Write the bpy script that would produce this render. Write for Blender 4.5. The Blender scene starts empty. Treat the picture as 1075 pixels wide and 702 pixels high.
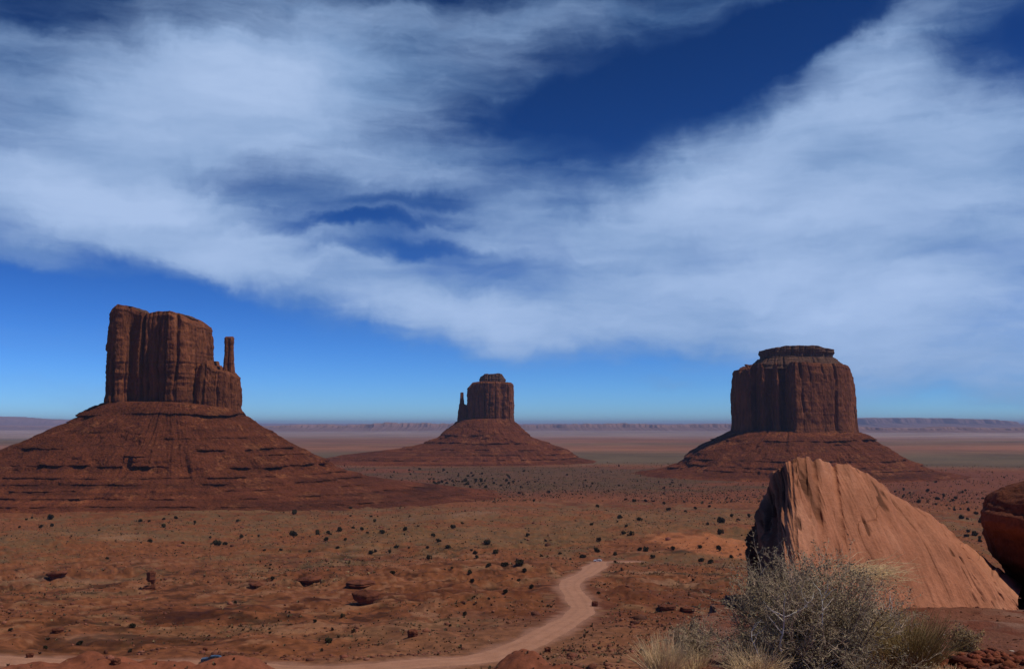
import bpy, math, random
import numpy as np
from mathutils import Vector, Matrix
R = math.radians
random.seed(7); rng = np.random.default_rng(7)
scene = bpy.context.scene

# ------------------------------------------------------------------ camera, sky, sun, exposure
CZ = 100.0                                   # eye level above the plain
FPX = 1045.0                                 # focal length in photo pixels (photo 1075 x 702)
PITCH = math.atan((446.0 - 351.0) / FPX)
cam_d = bpy.data.cameras.new('camera'); cam = bpy.data.objects.new('camera', cam_d)
scene.collection.objects.link(cam); scene.camera = cam
cam.location = (0, 0, CZ); cam.rotation_euler = (math.pi / 2 + PITCH, 0, 0)
cam_d.sensor_width = 36.0; cam_d.lens = 36.0 * FPX / 1075.0
cam_d.clip_start = 0.1; cam_d.clip_end = 400000.0

SUN_EL, SUN_AZ = R(58), R(106)                # azimuth measured from +Y (view direction) towards +X (right)
sd = Vector((math.sin(SUN_AZ) * math.cos(SUN_EL), math.cos(SUN_AZ) * math.cos(SUN_EL), math.sin(SUN_EL)))
sun_d = bpy.data.lights.new('sun', 'SUN'); sun = bpy.data.objects.new('sun', sun_d)
scene.collection.objects.link(sun)
sun_d.energy = 3.3; sun_d.angle = R(0.53); sun_d.color = (1.0, 0.90, 0.77)
sun.rotation_euler = sd.to_track_quat('Z', 'Y').to_euler(); sun.location = (0, 0, 500)

vs = scene.view_settings
scene.display_settings.display_device = 'sRGB'
vs.view_transform = 'Standard'; vs.look = 'None'; vs.exposure = -0.35; vs.gamma = 1.0; vs.use_curve_mapping = False
scene.cycles.max_bounces = 4; scene.cycles.volume_bounces = 0; scene.cycles.diffuse_bounces = 2

class NT:
    """tiny helper for building node trees"""
    def __init__(s, tree): s.t = tree; s.n = tree.nodes; s.l = tree.links
    def node(s, typ, ins=None, **kw):
        n = s.n.new(typ)
        for k, v in kw.items(): setattr(n, k, v)
        for k, v in (ins or {}).items():
            if isinstance(v, bpy.types.NodeSocket): s.l.new(v, n.inputs[k])
            else: n.inputs[k].default_value = v
        return n
    def math(s, op, a, b=0.0, c=None, clamp=False):
        d = {0: a, 1: b}
        if c is not None: d[2] = c
        return s.node('ShaderNodeMath', d, operation=op, use_clamp=clamp).outputs[0]
    def noise(s, vec, scale, detail=4, rough=0.55, dist=0.0, out=0):
        return s.node('ShaderNodeTexNoise', {'Vector': vec, 'Scale': scale, 'Detail': detail, 'Roughness': rough, 'Distortion': dist}).outputs[out]
    def mapr(s, v, a, b, c=0.0, d=1.0, kind='SMOOTHSTEP'):
        return s.node('ShaderNodeMapRange', {0: v, 1: a, 2: b, 3: c, 4: d}, interpolation_type=kind).outputs[0]
    def mixc(s, f, a, b, blend='MIX'):
        n = s.node('ShaderNodeMix', None, data_type='RGBA', blend_type=blend)
        for i, v in ((0, f), (6, a), (7, b)):
            if isinstance(v, bpy.types.NodeSocket): s.l.new(v, n.inputs[i])
            else: n.inputs[i].default_value = v
        return n.outputs[2]

def ray(px, py):
    """photo pixel -> direction in the world"""
    v = Vector(((px - 537.5) / FPX, (351.0 - py) / FPX, -1.0))
    v.rotate(cam.rotation_euler); return v.normalized()
def azel(px, py):
    d = ray(px, py); return math.atan2(d.x, d.y), math.asin(d.z)
def at(px, py, Y):
    d = ray(px, py); k = Y / d.y
    return Vector((d.x * k, Y, CZ + d.z * k))

world = bpy.data.worlds.new('World'); scene.world = world; world.use_nodes = True
world.cycles.sampling_method = 'MANUAL'; world.cycles.sample_map_resolution = 512
def build_world():
    w = NT(world.node_tree); w.n.clear()
    out = w.node('ShaderNodeOutputWorld'); bg = w.node('ShaderNodeBackground')
    bg.inputs[1].default_value = 0.085
    w.l.new(bg.outputs[0], out.inputs[0])
    sky = w.node('ShaderNodeTexSky', None, sky_type='NISHITA', sun_disc=False, sun_elevation=SUN_EL,
                 sun_rotation=SUN_AZ, altitude=1600.0, air_density=0.75, dust_density=0.15, ozone_density=1.6)
    tn = w.mixc(1.0, sky.outputs[0], (.115, .135, .16, 1), 'MULTIPLY')
    tn = w.node('ShaderNodeGamma', {'Color': tn, 'Gamma': 1.85}).outputs[0]   # polarised slide-film blue
    hs = w.node('ShaderNodeMix', None, data_type='RGBA', blend_type='MULTIPLY'); hs.inputs[0].default_value = 1.0; w.l.new(tn, hs.inputs[6]); hs.inputs[7].default_value = (4.6, 9.0, 9.6, 1)
    sep = w.node('ShaderNodeSeparateColor', {0: hs.outputs[2]})
    ch = [w.math('MULTIPLY', w.math('POWER', w.math('MULTIPLY', sep.outputs[i], .0667), p_), k_ / .0667) for i, (p_, k_) in enumerate(((1.1, 1.85), (1.0, .95), (1.1, 1.05)))]
    skyc = w.node('ShaderNodeCombineColor', {0: ch[0], 1: ch[1], 2: ch[2]}).outputs[0]
    tc = w.node('ShaderNodeTexCoord').outputs['Generated']
    sx = w.node('ShaderNodeSeparateXYZ', {0: tc})
    az = w.math('ARCTAN2', sx.outputs[0], sx.outputs[1]); el = w.math('ARCSINE', sx.outputs[2])
    p0 = w.node('ShaderNodeCombineXYZ', {0: az, 1: el, 2: 0.0}).outputs[0]
    # wind-drawn warp of the whole cloud sheet
    n1 = w.noise(p0, 4.0, 3, 0.5, 0, 1); n2 = w.noise(p0, 18.0, 5, 0.6, 0.3, 1)
    def vm(op, a, b): 
        n = w.node('ShaderNodeVectorMath', {0: a, 1: b}, operation=op); return n.outputs[0]
    warp = vm('ADD', vm('MULTIPLY', vm('SUBTRACT', n1, (.5, .5, .5)), (.12, .09, 0)),
              vm('MULTIPLY', vm('SUBTRACT', n2, (.5, .5, .5)), (.06, .035, 0)))
    p = vm('ADD', p0, warp)
    blobs = [  # px, py, half length, half width, tilt (up to the right), strength
        (90, 120, 330, 165, 4, .80), (250, 80, 150, 95, 12, .45), (190, 150, 200, 95, 10, .30), (60, 235, 300, 60, -4, .42),
        (230, 250, 220, 45, -12, .34), (390, 300, 270, 48, -17, .60), (560, 335, 190, 44, -5, .50),
        (700, 300, 340, 100, 2, .66), (640, 215, 260, 50, 12, .34), (850, 200, 290, 85, 17, .48), (1010, 250, 260, 170, 0, .66), (930, 352, 300, 70, -7, .55),
        (985, 395, 240, 32, -5, .34), (1090, 160, 140, 90, 30, .34), (840, 115, 270, 62, 30, .46), (960, 60, 150, 100, 30, .44),
        (430, 40, 260, 85, -2, .44), (700, 2, 330, 34, 3, .40), (450, 150, 200, 110, -10, .50), (430, 215, 170, 60, -4, .26),
        (30, 360, 220, 18, 0, .20), (130, 415, 260, 18, 0, .22), (60, 330, 120, 10, 2, .14), (690, 403, 50, 7, 0, .18), (950, 425, 240, 16, 0, .14), (480, 400, 60, 8, 0, .1),
        (700, 85, 230, 40, 13, -.46), (820, 38, 130, 34, 24, -.5), (1050, 36, 70, 40, -20, -.30), (560, 125, 130, 26, 2, -.22),
        (380, 238, 120, 9, 5, -.42), (440, 215, 100, 10, 6, -.26), (430, 262, 100, 10, 3, -.32), (220, 235, 110, 8, 4, -.24), (170, 276, 80, 14, -12, -.24),
        (40, 2, 330, 34, -2, -.34), (60, 305, 200, 26, 0, -.45), (240, 322, 150, 20, -18, -.3),
    ]
    acc = None
    for (bx, by, a, b, t, k) in blobs:
        ca, ce = azel(bx, by)
        mp = w.node('ShaderNodeMapping', {0: p, 1: (ca, ce, 0), 2: (0, 0, R(t)), 3: (a / FPX, b / FPX, 1)}, vector_type='TEXTURE')
        ln = w.node('ShaderNodeVectorMath', {0: mp.outputs[0]}, operation='LENGTH').outputs['Value']
        g = w.mapr(ln, 1.25, 0.25, 0.0, k)
        acc = g if acc is None else w.math('ADD', acc, g)
    # streaks inside the sheet
    sm = w.node('ShaderNodeMapping', {0: p, 2: (0, 0, R(-14)), 3: (2.2, 9.0, 1)}).outputs[0]
    st = w.noise(sm, 2.6, 8, 0.52, 0.4)
    sm2 = w.node('ShaderNodeMapping', {0: p0, 2: (0, 0, R(8)), 3: (5, 26, 1)}).outputs[0]
    st2 = w.noise(sm2, 2.2, 8, 0.58, 0.5)
    # a loose sheet of the same cloud over the rest of the sky, away from the view
    rest = w.mapr(w.math('ABSOLUTE', az), 0.55, 0.9, 0, 1)
    rest2 = w.mapr(el, 0.42, 0.7, 0, 1)
    rmask = w.math('MAXIMUM', rest, rest2)
    rn = w.mapr(w.noise(tc, 2.2, 5, 0.55, 0.5), 0.55, 0.8, 0, 0.4)
    rn = w.math('MULTIPLY', rn, w.mapr(el, 0.05, 0.2, 0, 1))
    acc = w.math('ADD', acc, w.math('MULTIPLY', rn, rmask))
    k1 = w.math('MULTIPLY', w.math('SUBTRACT', st, 0.5), 1.0)
    k2 = w.math('MULTIPLY', w.math('SUBTRACT', st2, 0.5), 0.5)
    gate = w.mapr(acc, 0.03, 0.4, 0, 1)
    d = w.math('ADD', acc, w.math('MULTIPLY', w.math('ADD', k1, k2), gate))
    dens = w.mapr(d, -0.02, 1.3, 0.0, 0.90, 'SMOOTHSTEP')
    lum = w.noise(w.node('ShaderNodeMapping', {0: p, 2: (0, 0, R(-6)), 3: (3, 10, 1)}).outputs[0], 1.6, 6, 0.55, 0.5)
    ccol = w.mixc(w.mapr(w.math('ADD', d, w.math('MULTIPLY', w.math('SUBTRACT', lum, 0.5), 1.7)), 0.15, 1.75, 0, 1, 'LINEAR'), (2.0, 4.1, 7.8, 1), (6.6, 8.8, 12.9, 1))
    col = w.mixc(dens, skyc, ccol)
    w.l.new(col, bg.inputs[0])
build_world()

# ------------------------------------------------------------------ numpy noise
def _h(ix, iy, iz, seed):
    n = (ix.astype(np.int64) * 374761393 + iy.astype(np.int64) * 668265263 + iz.astype(np.int64) * 2147483647 + seed * 1274126177) & 0xffffffff
    n = ((n ^ (n >> 13)) * 1274126177) & 0xffffffff
    n = ((n ^ (n >> 16)) * 2246822519) & 0xffffffff
    return ((n ^ (n >> 15)) & 0xffffff) / float(0xffffff)
def vn(x, y, z=0.0, seed=0):
    x, y, z = np.broadcast_arrays(np.asarray(x, float), np.asarray(y, float), np.asarray(z, float))
    ix, iy, iz = np.floor(x), np.floor(y), np.floor(z)
    fx, fy, fz = x - ix, y - iy, z - iz
    fx, fy, fz = [f * f * f * (f * (f * 6 - 15) + 10) for f in (fx, fy, fz)]
    def L(a, b, t): return a + (b - a) * t
    r = []
    for k in ((0, 1) if np.any(fz) else (0,)):
        r.append(L(L(_h(ix, iy, iz + k, seed), _h(ix + 1, iy, iz + k, seed), fx),
                   L(_h(ix, iy + 1, iz + k, seed), _h(ix + 1, iy + 1, iz + k, seed), fx), fy))
    return (r[0] if len(r) == 1 else L(r[0], r[1], fz)) * 2 - 1
def fbm(x, y, z=0.0, o=4, seed=0, g=0.5):
    a, t, s = 1.0, 0.0, 0.0
    for i in range(o):
        t = t + a * vn(x * 2.03 ** i + 17.3 * i, y * 2.03 ** i - 9.1 * i, np.asarray(z) * 2.03 ** i, seed + i); s += a; a *= g
    return t / s
def sst(x, a, b):
    t = np.clip((x - a) / (b - a), 0, 1); return t * t * (3 - 2 * t)
def mix(a, b, t): return a + (b - a) * t

# ------------------------------------------------------------------ object helpers
COL = scene.collection
def tag(o, label=None, cat=None, group=None, kind=None):
    if label: o['label'] = label
    if cat: o['category'] = cat
    if group: o['group'] = group
    if kind: o['kind'] = kind
    return o
def empty(name, loc, rz=0):
    o = bpy.data.objects.new(name, None); COL.objects.link(o); o.location = loc; o.rotation_euler = (0, 0, rz)
    o.empty_display_size = 1; return o
def mesh(name, V, F, mat, parent=None, col=None, smooth=False):
    """V (n,3) array; F (m,3|4) int array, or list of polys; col (n,3) per-vertex base colour variation"""
    me = bpy.data.meshes.new(name)
    if isinstance(F, np.ndarray):
        V = np.ascontiguousarray(V, dtype=np.float32); k = F.shape[1]; m = len(F)
        me.vertices.add(len(V)); me.vertices.foreach_set('co', V.ravel())
        me.loops.add(m * k); me.loops.foreach_set('vertex_index', np.ascontiguousarray(F, dtype=np.int32).ravel())
        me.polygons.add(m); me.polygons.foreach_set('loop_start', np.arange(0, m * k, k, dtype=np.int32))
        me.update(calc_edges=True)
    else:
        me.from_pydata([tuple(v) for v in V], [], [tuple(f) for f in F]); me.update()
    if smooth: me.polygons.foreach_set('use_smooth', [True] * len(me.polygons))
    if col is not None:
        at_ = me.color_attributes.new('tint', 'FLOAT_COLOR', 'POINT')
        c = np.ones((len(V), 4), np.float32); c[:, :3] = col; at_.data.foreach_set('color', c.ravel())
    me.materials.append(mat)
    o = bpy.data.objects.new(name, me); COL.objects.link(o)
    if parent: o.parent = parent
    return o
def gridF(nr, nc, wrap=False):
    r = np.arange(nr - 1)[:, None]; c = np.arange(nc if wrap else nc - 1)[None, :]
    c2 = (c + 1) % nc
    return np.stack([r * nc + c, r * nc + c2, (r + 1) * nc + c2, (r + 1) * nc + c], -1).reshape(-1, 4)

# ------------------------------------------------------------------ materials
def rock_mat(name, c1, c2, scale=1.0, bump=0.5, rough=0.92, stretch=(1, 1, 1), use_tint=True, fine=0.25, dark=None):
    m = bpy.data.materials.new(name); m.use_nodes = True; w = NT(m.node_tree)
    b = w.n['Principled BSDF']; b.inputs['Roughness'].default_value = rough; b.inputs['Specular IOR Level'].default_value = 0.15
    tc = w.node('ShaderNodeTexCoord').outputs['Object']
    mp = w.node('ShaderNodeMapping', {0: tc, 3: stretch}).outputs[0]
    n1 = w.noise(mp, scale, 6, 0.6, 0.2); n2 = w.noise(mp, scale * 7, 5, 0.65)
    c = w.mixc(w.mapr(n1, 0.3, 0.7), (*c1, 1), (*c2, 1))
    f = w.mapr(n2, 0.25, 0.75, 1 - fine, 1 + fine, 'LINEAR')
    fc = w.node('ShaderNodeCombineXYZ', {0: f, 1: f, 2: f}).outputs[0]
    c = w.mixc(1.0, c, fc, 'MULTIPLY')
    if dark:
        n3 = w.noise(mp, scale * 2.3, 4, 0.6, 0.4)
        c = w.mixc(w.mapr(n3, dark[0], dark[0] + .12, 0, dark[1]), c, (*dark[2], 1))
    if use_tint:
        a = w.node('ShaderNodeAttribute', None, attribute_name='tint').outputs['Color']
        c = w.mixc(1.0, c, a, 'MULTIPLY')
    w.l.new(c, b.inputs['Base Color'])
    bn = w.node('ShaderNodeBump', {'Strength': bump, 'Distance': 1.0 / scale * 0.25, 'Height': w.math('ADD', n2, w.math('MULTIPLY', n1, 1.5))})
    w.l.new(bn.outputs[0], b.inputs['Normal'])
    return m
def plain_mat(name, col, rough=0.7, var=0.2, scale=3.0, metallic=0.0, coat=0.0, trans=0.0):
    m = bpy.data.materials.new(name); m.use_nodes = True; w = NT(m.node_tree)
    b = w.n['Principled BSDF']; b.inputs['Roughness'].default_value = rough; b.inputs['Metallic'].default_value = metallic
    b.inputs['Specular IOR Level'].default_value = 0.2 if rough > .5 else .5
    b.inputs['Coat Weight'].default_value = coat
    tc = w.node('ShaderNodeTexCoord').outputs['Object']
    n = w.noise(tc, scale, 4, 0.6)
    c = w.mixc(n, tuple(x * (1 - var) for x in col) + (1,), tuple(x * (1 + var) for x in col) + (1,))
    w.l.new(c, b.inputs['Base Color']); return m

# ------------------------------------------------------------------ terrain
BR = np.array([0, 30, 100, 160, 200, 235, 330, 480, 590, 800, 1000, 1300, 1600, 1e5])
BZ = np.array([-9, -20, -39, -47.5, -51.5, -54.5, -63, -73, -80, -88, -94, -98.5, -100, -100]) + CZ
def base_z(r): return np.interp(r, BR, BZ)
MOUNDS = [(-88, 186, 5.6, 12, 12), (-73, 190, 7.6, 9, 12), (-48, 190, 7.4, 7, 12), (-59, 187, 6.6, 9, 10), (-78, 176, 5.5, 18, 10), (1, 193, 7.0, 6, 9), (10, 184, 6.0, 12, 9), (-108, 180, 3.5, 14, 10),
          (26, 205, 3.0, 10, 6), (-30, 178, 3.5, 12, 8)]
road_pts = None
def shelf_d(X, Y):
    """<0 on the rim shelf the camera stands on, growing outside it"""
    e1 = (0.75 + (Y - 6.5) * 0.27) - X + fbm(X * .9, Y * .9, seed=3) * 0.35
    e1 = np.where(Y < 6.3, np.maximum(e1 * 0 + (Y - 5.6), -3) * 1.0, e1)
    e1 = np.where(X > 0.75 + (Y - 6.5) * 0.27, np.minimum(e1, 0.75 + (Y - 6.5) * 0.27 - X + .2), e1)
    e2 = Y - 17.3 - X * .05 + fbm(X * .5, Y * .5, seed=4) * 0.6
    e3 = X - 16.0
    return np.maximum(np.maximum(e1, e2), e3)
def Hbase(X, Y):
    r = np.hypot(X, Y)
    return base_z(r)
def H0(X, Y):
    r = np.hypot(X, Y); z = base_z(r)
    a = sst(r, 150, 320)
    und = fbm(X / 170, Y / 170, o=4, seed=11)
    z = z + und * 7.0 * a * (1 - sst(r, 900, 1500))
    # low swell of pale grassy ground left of the middle butte axis
    z = z + 9 * np.exp(-((X - 40) / 190) ** 2 - ((Y - 1010) / 90) ** 2) + 6 * np.exp(-((X - 190) / 130) ** 2 - ((Y - 800) / 60) ** 2)
    z = z + fbm(X / 700, Y / 1600, o=3, seed=5) * 5 * sst(r, 2200, 4000) + fbm(X / 4000, Y / 9000, o=3, seed=6) * 22 * sst(r, 6000, 20000)
    # bedrock benches: terraced in the rocky zone
    rk = sst(fbm(X / 120, Y / 120, o=3, seed=21) + .25 + .3 * sst(-X, -60, 120), 0.0, 0.4) * sst(r, 240, 300) * (1 - sst(r, 640, 860))
    tw = fbm(X / 28, Y / 28, o=3, seed=31) * 1.6; s = 3.0
    q = (z + tw) / s; f = q - np.floor(q)
    zt = (np.floor(q) + sst(f, 0.68, 0.90) * 1.0 + f * 0.05) * s - tw
    z = mix(z, zt, rk * 0.85)
    z = z + fbm(X / 22, Y / 22, o=4, seed=8) * 1.9 * sst(r, 60, 200) * (1 - .8 * sst(r, 1200, 2500)) \
          + (np.abs(fbm(X / 16 + fbm(X / 30, Y / 30, seed=13), Y / 11, o=4, seed=12)) - .25) * 4.2 * sst(r, 170, 260) * (1 - sst(r, 800, 1100)) * sst(fbm(X / 95, Y / 95, o=3, seed=14), -.2, .25) \
          + fbm(X / 5, Y / 5, o=3, seed=9) * 0.55 * sst(r, 60, 160) * (1 - sst(r, 900, 1500))
    for (mx, my, h, sx, sy) in MOUNDS:
        g = np.exp(-(((X - mx) / sx) ** 2 + ((Y - my) / sy) ** 2))
        z = z + h * g * (1 + 0.18 * fbm(X / 6, Y / 6, o=3, seed=41))
    # dune
    z = z + 5 * np.exp(-((X - 140) / 45) ** 2 - ((Y - 735) / 60) ** 2) * (1)
    return z
def seg_dist(X, Y, P):
    """distance to polyline and height along it; P (n,3)"""
    best = np.full(X.shape, 1e9); zz = np.zeros(X.shape)
    for a, b in zip(P[:-1], P[1:]):
        d = b - a; L2 = d[0] ** 2 + d[1] ** 2 + 1e-9
        t = np.clip(((X - a[0]) * d[0] + (Y - a[1]) * d[1]) / L2, 0, 1)
        ds = np.hypot(X - a[0] - d[0] * t, Y - a[1] - d[1] * t)
        m = ds < best; best = np.where(m, ds, best); zz = np.where(m, a[2] + d[2] * t, zz)
    return best, zz
def H(X, Y, road=True):
    X = np.asarray(X, float); Y = np.asarray(Y, float); sh = X.shape
    X = X.ravel(); Y = Y.ravel()
    z = H0(X, Y)
    if road and road_pts is not None:
        m = (Y > 120) & (Y < 720) & (np.abs(X) < 260)
        if m.any():
            d, zr = seg_dist(X[m], Y[m], road_pts)
            zn = z[m]; k = 1 - sst(d, 7.5, 20)
            z[m] = mix(zn, zr, k)
    m = np.hypot(X, Y) < 80
    if m.any():
        x, y = X[m], Y[m]; d = shelf_d(x, y)
        s = CZ + np.minimum(-1.62, -0.9 - 0.117 * np.minimum(y, 19)) + fbm(x * .8, y * .8, o=4, seed=51) * 0.11 \
            + np.abs(fbm(x * 4, y * 4, o=4, seed=52)) * 0.05 * sst(fbm(x * .9, y * .9, seed=53), -.3, .3)
        dd = np.maximum(d, 0)
        s = s - dd * (0.9 + 0.9 * (vn(x * 1.3, y * 1.3, seed=55) > 0)) - np.where(d > 0, .1, 0) - 0.05 * dd ** 1.3
        z[m] = np.maximum(z[m] - 3 * np.exp(-d[:] ** 2 / 200), s) if False else np.where(s > z[m], s, z[m])
    return z.reshape(sh)
def ground_hit(px, py, f=None, t0=120.0, t1=6000.0):
    f = f or H
    d = ray(px, py); t = np.geomspace(t0, t1, 900)
    X, Y, Z = d.x * t, d.y * t, CZ + d.z * t
    g = Z - f(X, Y); k = np.argmax(g < 0)
    if g[k] >= 0: k = len(t) - 1
    if k > 0:
        a = g[k - 1] / (g[k - 1] - g[k] + 1e-9); tt = t[k - 1] + (t[k] - t[k - 1]) * a
    else: tt = t[0]
    return np.array((d.x * tt, d.y * tt, CZ + d.z * tt))

def catmull(P, n):
    P = np.asarray(P, float); Q = np.vstack([2 * P[0] - P[1], P, 2 * P[-1] - P[-2]]); out = []
    m = len(P) - 1; t = np.linspace(0, m, n); i = np.minimum(t.astype(int), m - 1); f = (t - i)[:, None]
    a, b, c, d = Q[i], Q[i + 1], Q[i + 2], Q[i + 3]
    return 0.5 * ((2 * b) + (-a + c) * f + (2 * a - 5 * b + 4 * c - d) * f ** 2 + (-a + 3 * b - 3 * c + d) * f ** 3)
rp = [(-60, 697), (60, 695), (150, 693), (230, 690), (300, 694), (360, 696), (420, 693), (480, 687), (530, 678), (570, 668), (598, 656),
      (611, 644), (606, 632), (598, 623), (604, 613), (618, 603), (626, 595), (632, 588)]
P = [ground_hit(x, y, lambda X, Y: Hbase(X, Y)) for x, y in rp]
e = P[-1]; P += [e + np.array((9, 12, 0)), e + np.array((22, 17, 0))]
P[-2][2] = P[-1][2] = 0
P = catmull(np.array(P), 160)
P[:, 2] = H(P[:, 0], P[:, 1], road=False)
k = np.ones(15) / 15
P[:, 2] = np.convolve(np.pad(P[:, 2], 7, 'edge'), k, 'valid')
road_pts = P
def end_fan(i): return 1.0

# ground sheet: polar grid, fine inside the view
th_f = np.linspace(-R(33), R(33), 900)
th_c = np.linspace(R(33), R(327), 110)[1:-1]
TH = np.concatenate([th_f, th_c])
RR = np.concatenate([np.geomspace(0.25, 5.5, 16)[:-1], np.linspace(5.5, 19, 190)[:-1], np.geomspace(19, 165, 60)[:-1],
                     1.0 / np.linspace(1 / 165, 1 / 700, 330)[:-1], 1.0 / np.linspace(1 / 700, 1 / 2500, 170)[:-1],
                     np.geomspace(2500, 12000, 90)[:-1], np.geomspace(12000, 70000, 50)])
def terrain():
    r, t = np.meshgrid(RR, TH, indexing='ij')
    X, Y = r * np.sin(t), r * np.cos(t)
    Z = H(X, Y)
    rf = r.ravel(); x = X.ravel(); y = Y.ravel(); z = Z.ravel()
    # ---- base colours of soils
    def c(*v): return np.array(v, float)[None, :]
    red = c(.225, .080, .033); redd = c(.145, .046, .020); tan = c(.255, .122, .052); sage = c(.125, .085, .042); orange = c(.42, .15, .062)
    sand = c(.35, .175, .092); maroon = c(.15, .048, .028); grey = c(.16, .10, .062)
    n1 = fbm(x / 90, y / 90, o=5, seed=61)[:, None]; n2 = fbm(x / 26, y / 26, o=5, seed=62)[:, None]
    n3 = fbm(x / 7, y / 7, o=4, seed=63)[:, None]; n4 = vn(x / 1.7, y / 1.7, seed=64)[:, None]
    R1 = rf[:, None]; X1 = x[:, None]; Y1 = y[:, None]
    C = mix(red, redd, sst(n1 + n3 * .5, -.1, .6))
    C = mix(C, sand * .95, sst(n2 + .5 * n1 + .3 * n3, .25, .65) * .55)
    # grass belts
    g = sst(n1 * .7 + n2 * .55 + n3 * .45 + .55 * np.exp(-((R1 - 900) / 330) ** 2) + .25 * np.exp(-((X1 - 40) / 200) ** 2 - ((Y1 - 900) / 250) ** 2) - .25, 0.0, .45) * sst(R1, 420, 560) * (1 - sst(R1, 1200, 1500))
    C = mix(C, mix(tan, sage, sst(n3 + n4 * .6, -.2, .5)), g * .76)
    g2 = sst(n2 + n3 * .8, .1, .5) * sst(R1, 250, 330) * (1 - sst(R1, 520, 600)) * .45
    C = mix(C, mix(tan, sage, .45), g2)
    # flat bench by the road: smooth pinkish sand
    fl = sst(n1 + .25, 0, .4) * (1 - sst(R1, 270, 340)) * sst(R1, 190, 225)
    C = mix(C, mix(sand * .75, red, .3), fl * .7)
    # sage flats before the middle butte, broad
    s = sst(R1, 1350, 1600) * (1 - sst(R1, 2350, 2500)) * sst(n1 * .5 + .55 - np.abs(X1 - 60) / 900, 0, .3)
    C = mix(C, mix(sage * .8, c(.14, .07, .042), .5 + .5 * np.clip(n2 * 2, -1, 1)) * (1 - .35 * sst(n3 + n4 * .4, 0, .4)), s * .85)
    s = sst(R1, 1250, 1500) * (1 - sst(R1, 2350, 2500)) * (1 - s)
    C = mix(C, maroon * 1.1, s * .6)
    # talus-coloured flats below the buttes
    # far plain: long bands
    bx, by = x / 5200, y / 1500
    b1 = fbm(bx + 7, by, o=4, seed=71)[:, None]; b2 = fbm(x / 9000, y / 3800 + 5, o=3, seed=72)[:, None]; b3 = fbm(x / 1500, y / 500, o=4, seed=73)[:, None]
    farc = mix(c(.24, .11, .07), c(.15, .105, .062), sst(b1, -.15, .25))
    farc = mix(farc, c(.34, .21, .145), sst(b2 + .3 * b3, .05, .4) * .8)
    farc = mix(farc, c(.10, .09, .055), sst(b3 + b1 * .5, .2, .5) * .5)
    farc = mix(farc, c(.33, .13, .075), np.exp(-((Y1 - 4300) / 900) ** 2) * .7 * sst(b1 + .4, -.2, .4))
    farc = mix(farc, c(.135, .098, .058), np.exp(-((Y1 - 3250) / 500) ** 2) * .6 * sst(b3 + b1, -.5, .3))
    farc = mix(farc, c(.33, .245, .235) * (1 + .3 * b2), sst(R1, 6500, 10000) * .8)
    b4 = fbm(x / 420, y / 260, o=4, seed=75)[:, None]; b5 = vn(x / 120, y / 110, seed=76)[:, None]
    farc = farc * (1 + .40 * b4 + .14 * b5 * (1 - sst(R1, 5000, 9000)))
    C = mix(C, farc, sst(R1, 2400, 2750))
    C = C * (1 + .34 * np.clip(n4, -1, 1) * (1 - sst(R1, 1000, 2500)) + .10 * n3)
    # orange dune beside the boulder
    dm = sst(1.2 - np.hypot((X1 - 138) / 42, (Y1 - 715 - (X1 - 138) * -1.0) / 62) + n2 * .7 + n3 * .4, .1, .45)
    C = mix(C, orange * (1 + .06 * n3), dm * .95)
    # pale wash patches
    for (px, py, sx, sy, k) in ((95, 668, 9, 5, .5), (60, 605, 30, 10, .4), (270, 612, 20, 8, .3), (125, 565, 45, 18, .35), (455, 645, 20, 6, .35), (690, 612, 10, 5, .4),
                                (660, 600, 26, 3, .5), (550, 635, 12, 5, .3), (480, 540, 60, 25, .35)):
        q = ground_hit(px, py)
        m = np.exp(-((X1 - q[0]) / sx) ** 2 - ((Y1 - q[1]) / sy) ** 2) * sst(n3 + n2 * .6, -.5, .3)
        C = mix(C, c(.36, .2, .125), m * k * 1.3)
    # mounds are clean red
    mm = np.zeros_like(x)
    for (mx, my, h, sx_, sy_) in MOUNDS: mm = np.maximum(mm, np.exp(-(((x - mx) / sx_ / 1.1) ** 2 + ((y - my) / sy_ / 1.1) ** 2)))
    C = mix(C, c(.25, .082, .042) * (1 + .25 * n3 + .15 * n4), sst(mm[:, None], .15, .5))
    # verge of the road
    # bare bedrock: beds coloured by height; dark streaks stand in for crevice shade
    bed = (vn(z / .6 + fbm(x / 30, y / 30, seed=23) * 3, x / 26, y / 26, seed=24) * .7 + .6 * fbm(x / 14, y / 5, seed=25, o=4))[:, None]
    rk = (sst(fbm(x / 120, y / 120, o=3, seed=21) + .2 + .3 * sst(-x, -60, 120), 0.0, 0.4) * sst(rf, 235, 290) * (1 - sst(rf, 640, 860)))[:, None]
    C = C * (1 - .55 * sst(bed + n3 * .5, .15, .5) * rk) ; C = mix(C, sand * 1.05, sst(-bed + n3 * .6 + n4 * .2, .35, .65) * rk * .5)
    m = (y > 120) & (y < 720) & (np.abs(x) < 260)
    d = np.full(x.shape, 99.0); d[m], _ = seg_dist(x[m], y[m], road_pts)
    C = mix(C, c(.37, .19, .125), (1 - sst(d[:, None] + n3 * 3, 4, 8.5)) * .8)
    # the rim shelf
    near = 1 - sst(R1, 22, 60)
    q1 = fbm(x * .7, y * .7, o=5, seed=81)[:, None]; q2 = fbm(x * 3, y * 3, o=5, seed=82)[:, None]
    nc = mix(c(.21, .085, .052), c(.27, .15, .105), sst(q1, -.25, .35)); nc = mix(nc, c(.17, .05, .028), sst(q2 + q1 * .3, .05, .4) * .8)
    C = mix(C, nc, near)
    C = np.clip(C, .01, .9)
    m = bpy.data.materials.new('desert soil'); m.use_nodes = True; w = NT(m.node_tree)
    b = w.n['Principled BSDF']; b.inputs['Roughness'].default_value = .95; b.inputs['Specular IOR Level'].default_value = .1
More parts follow.
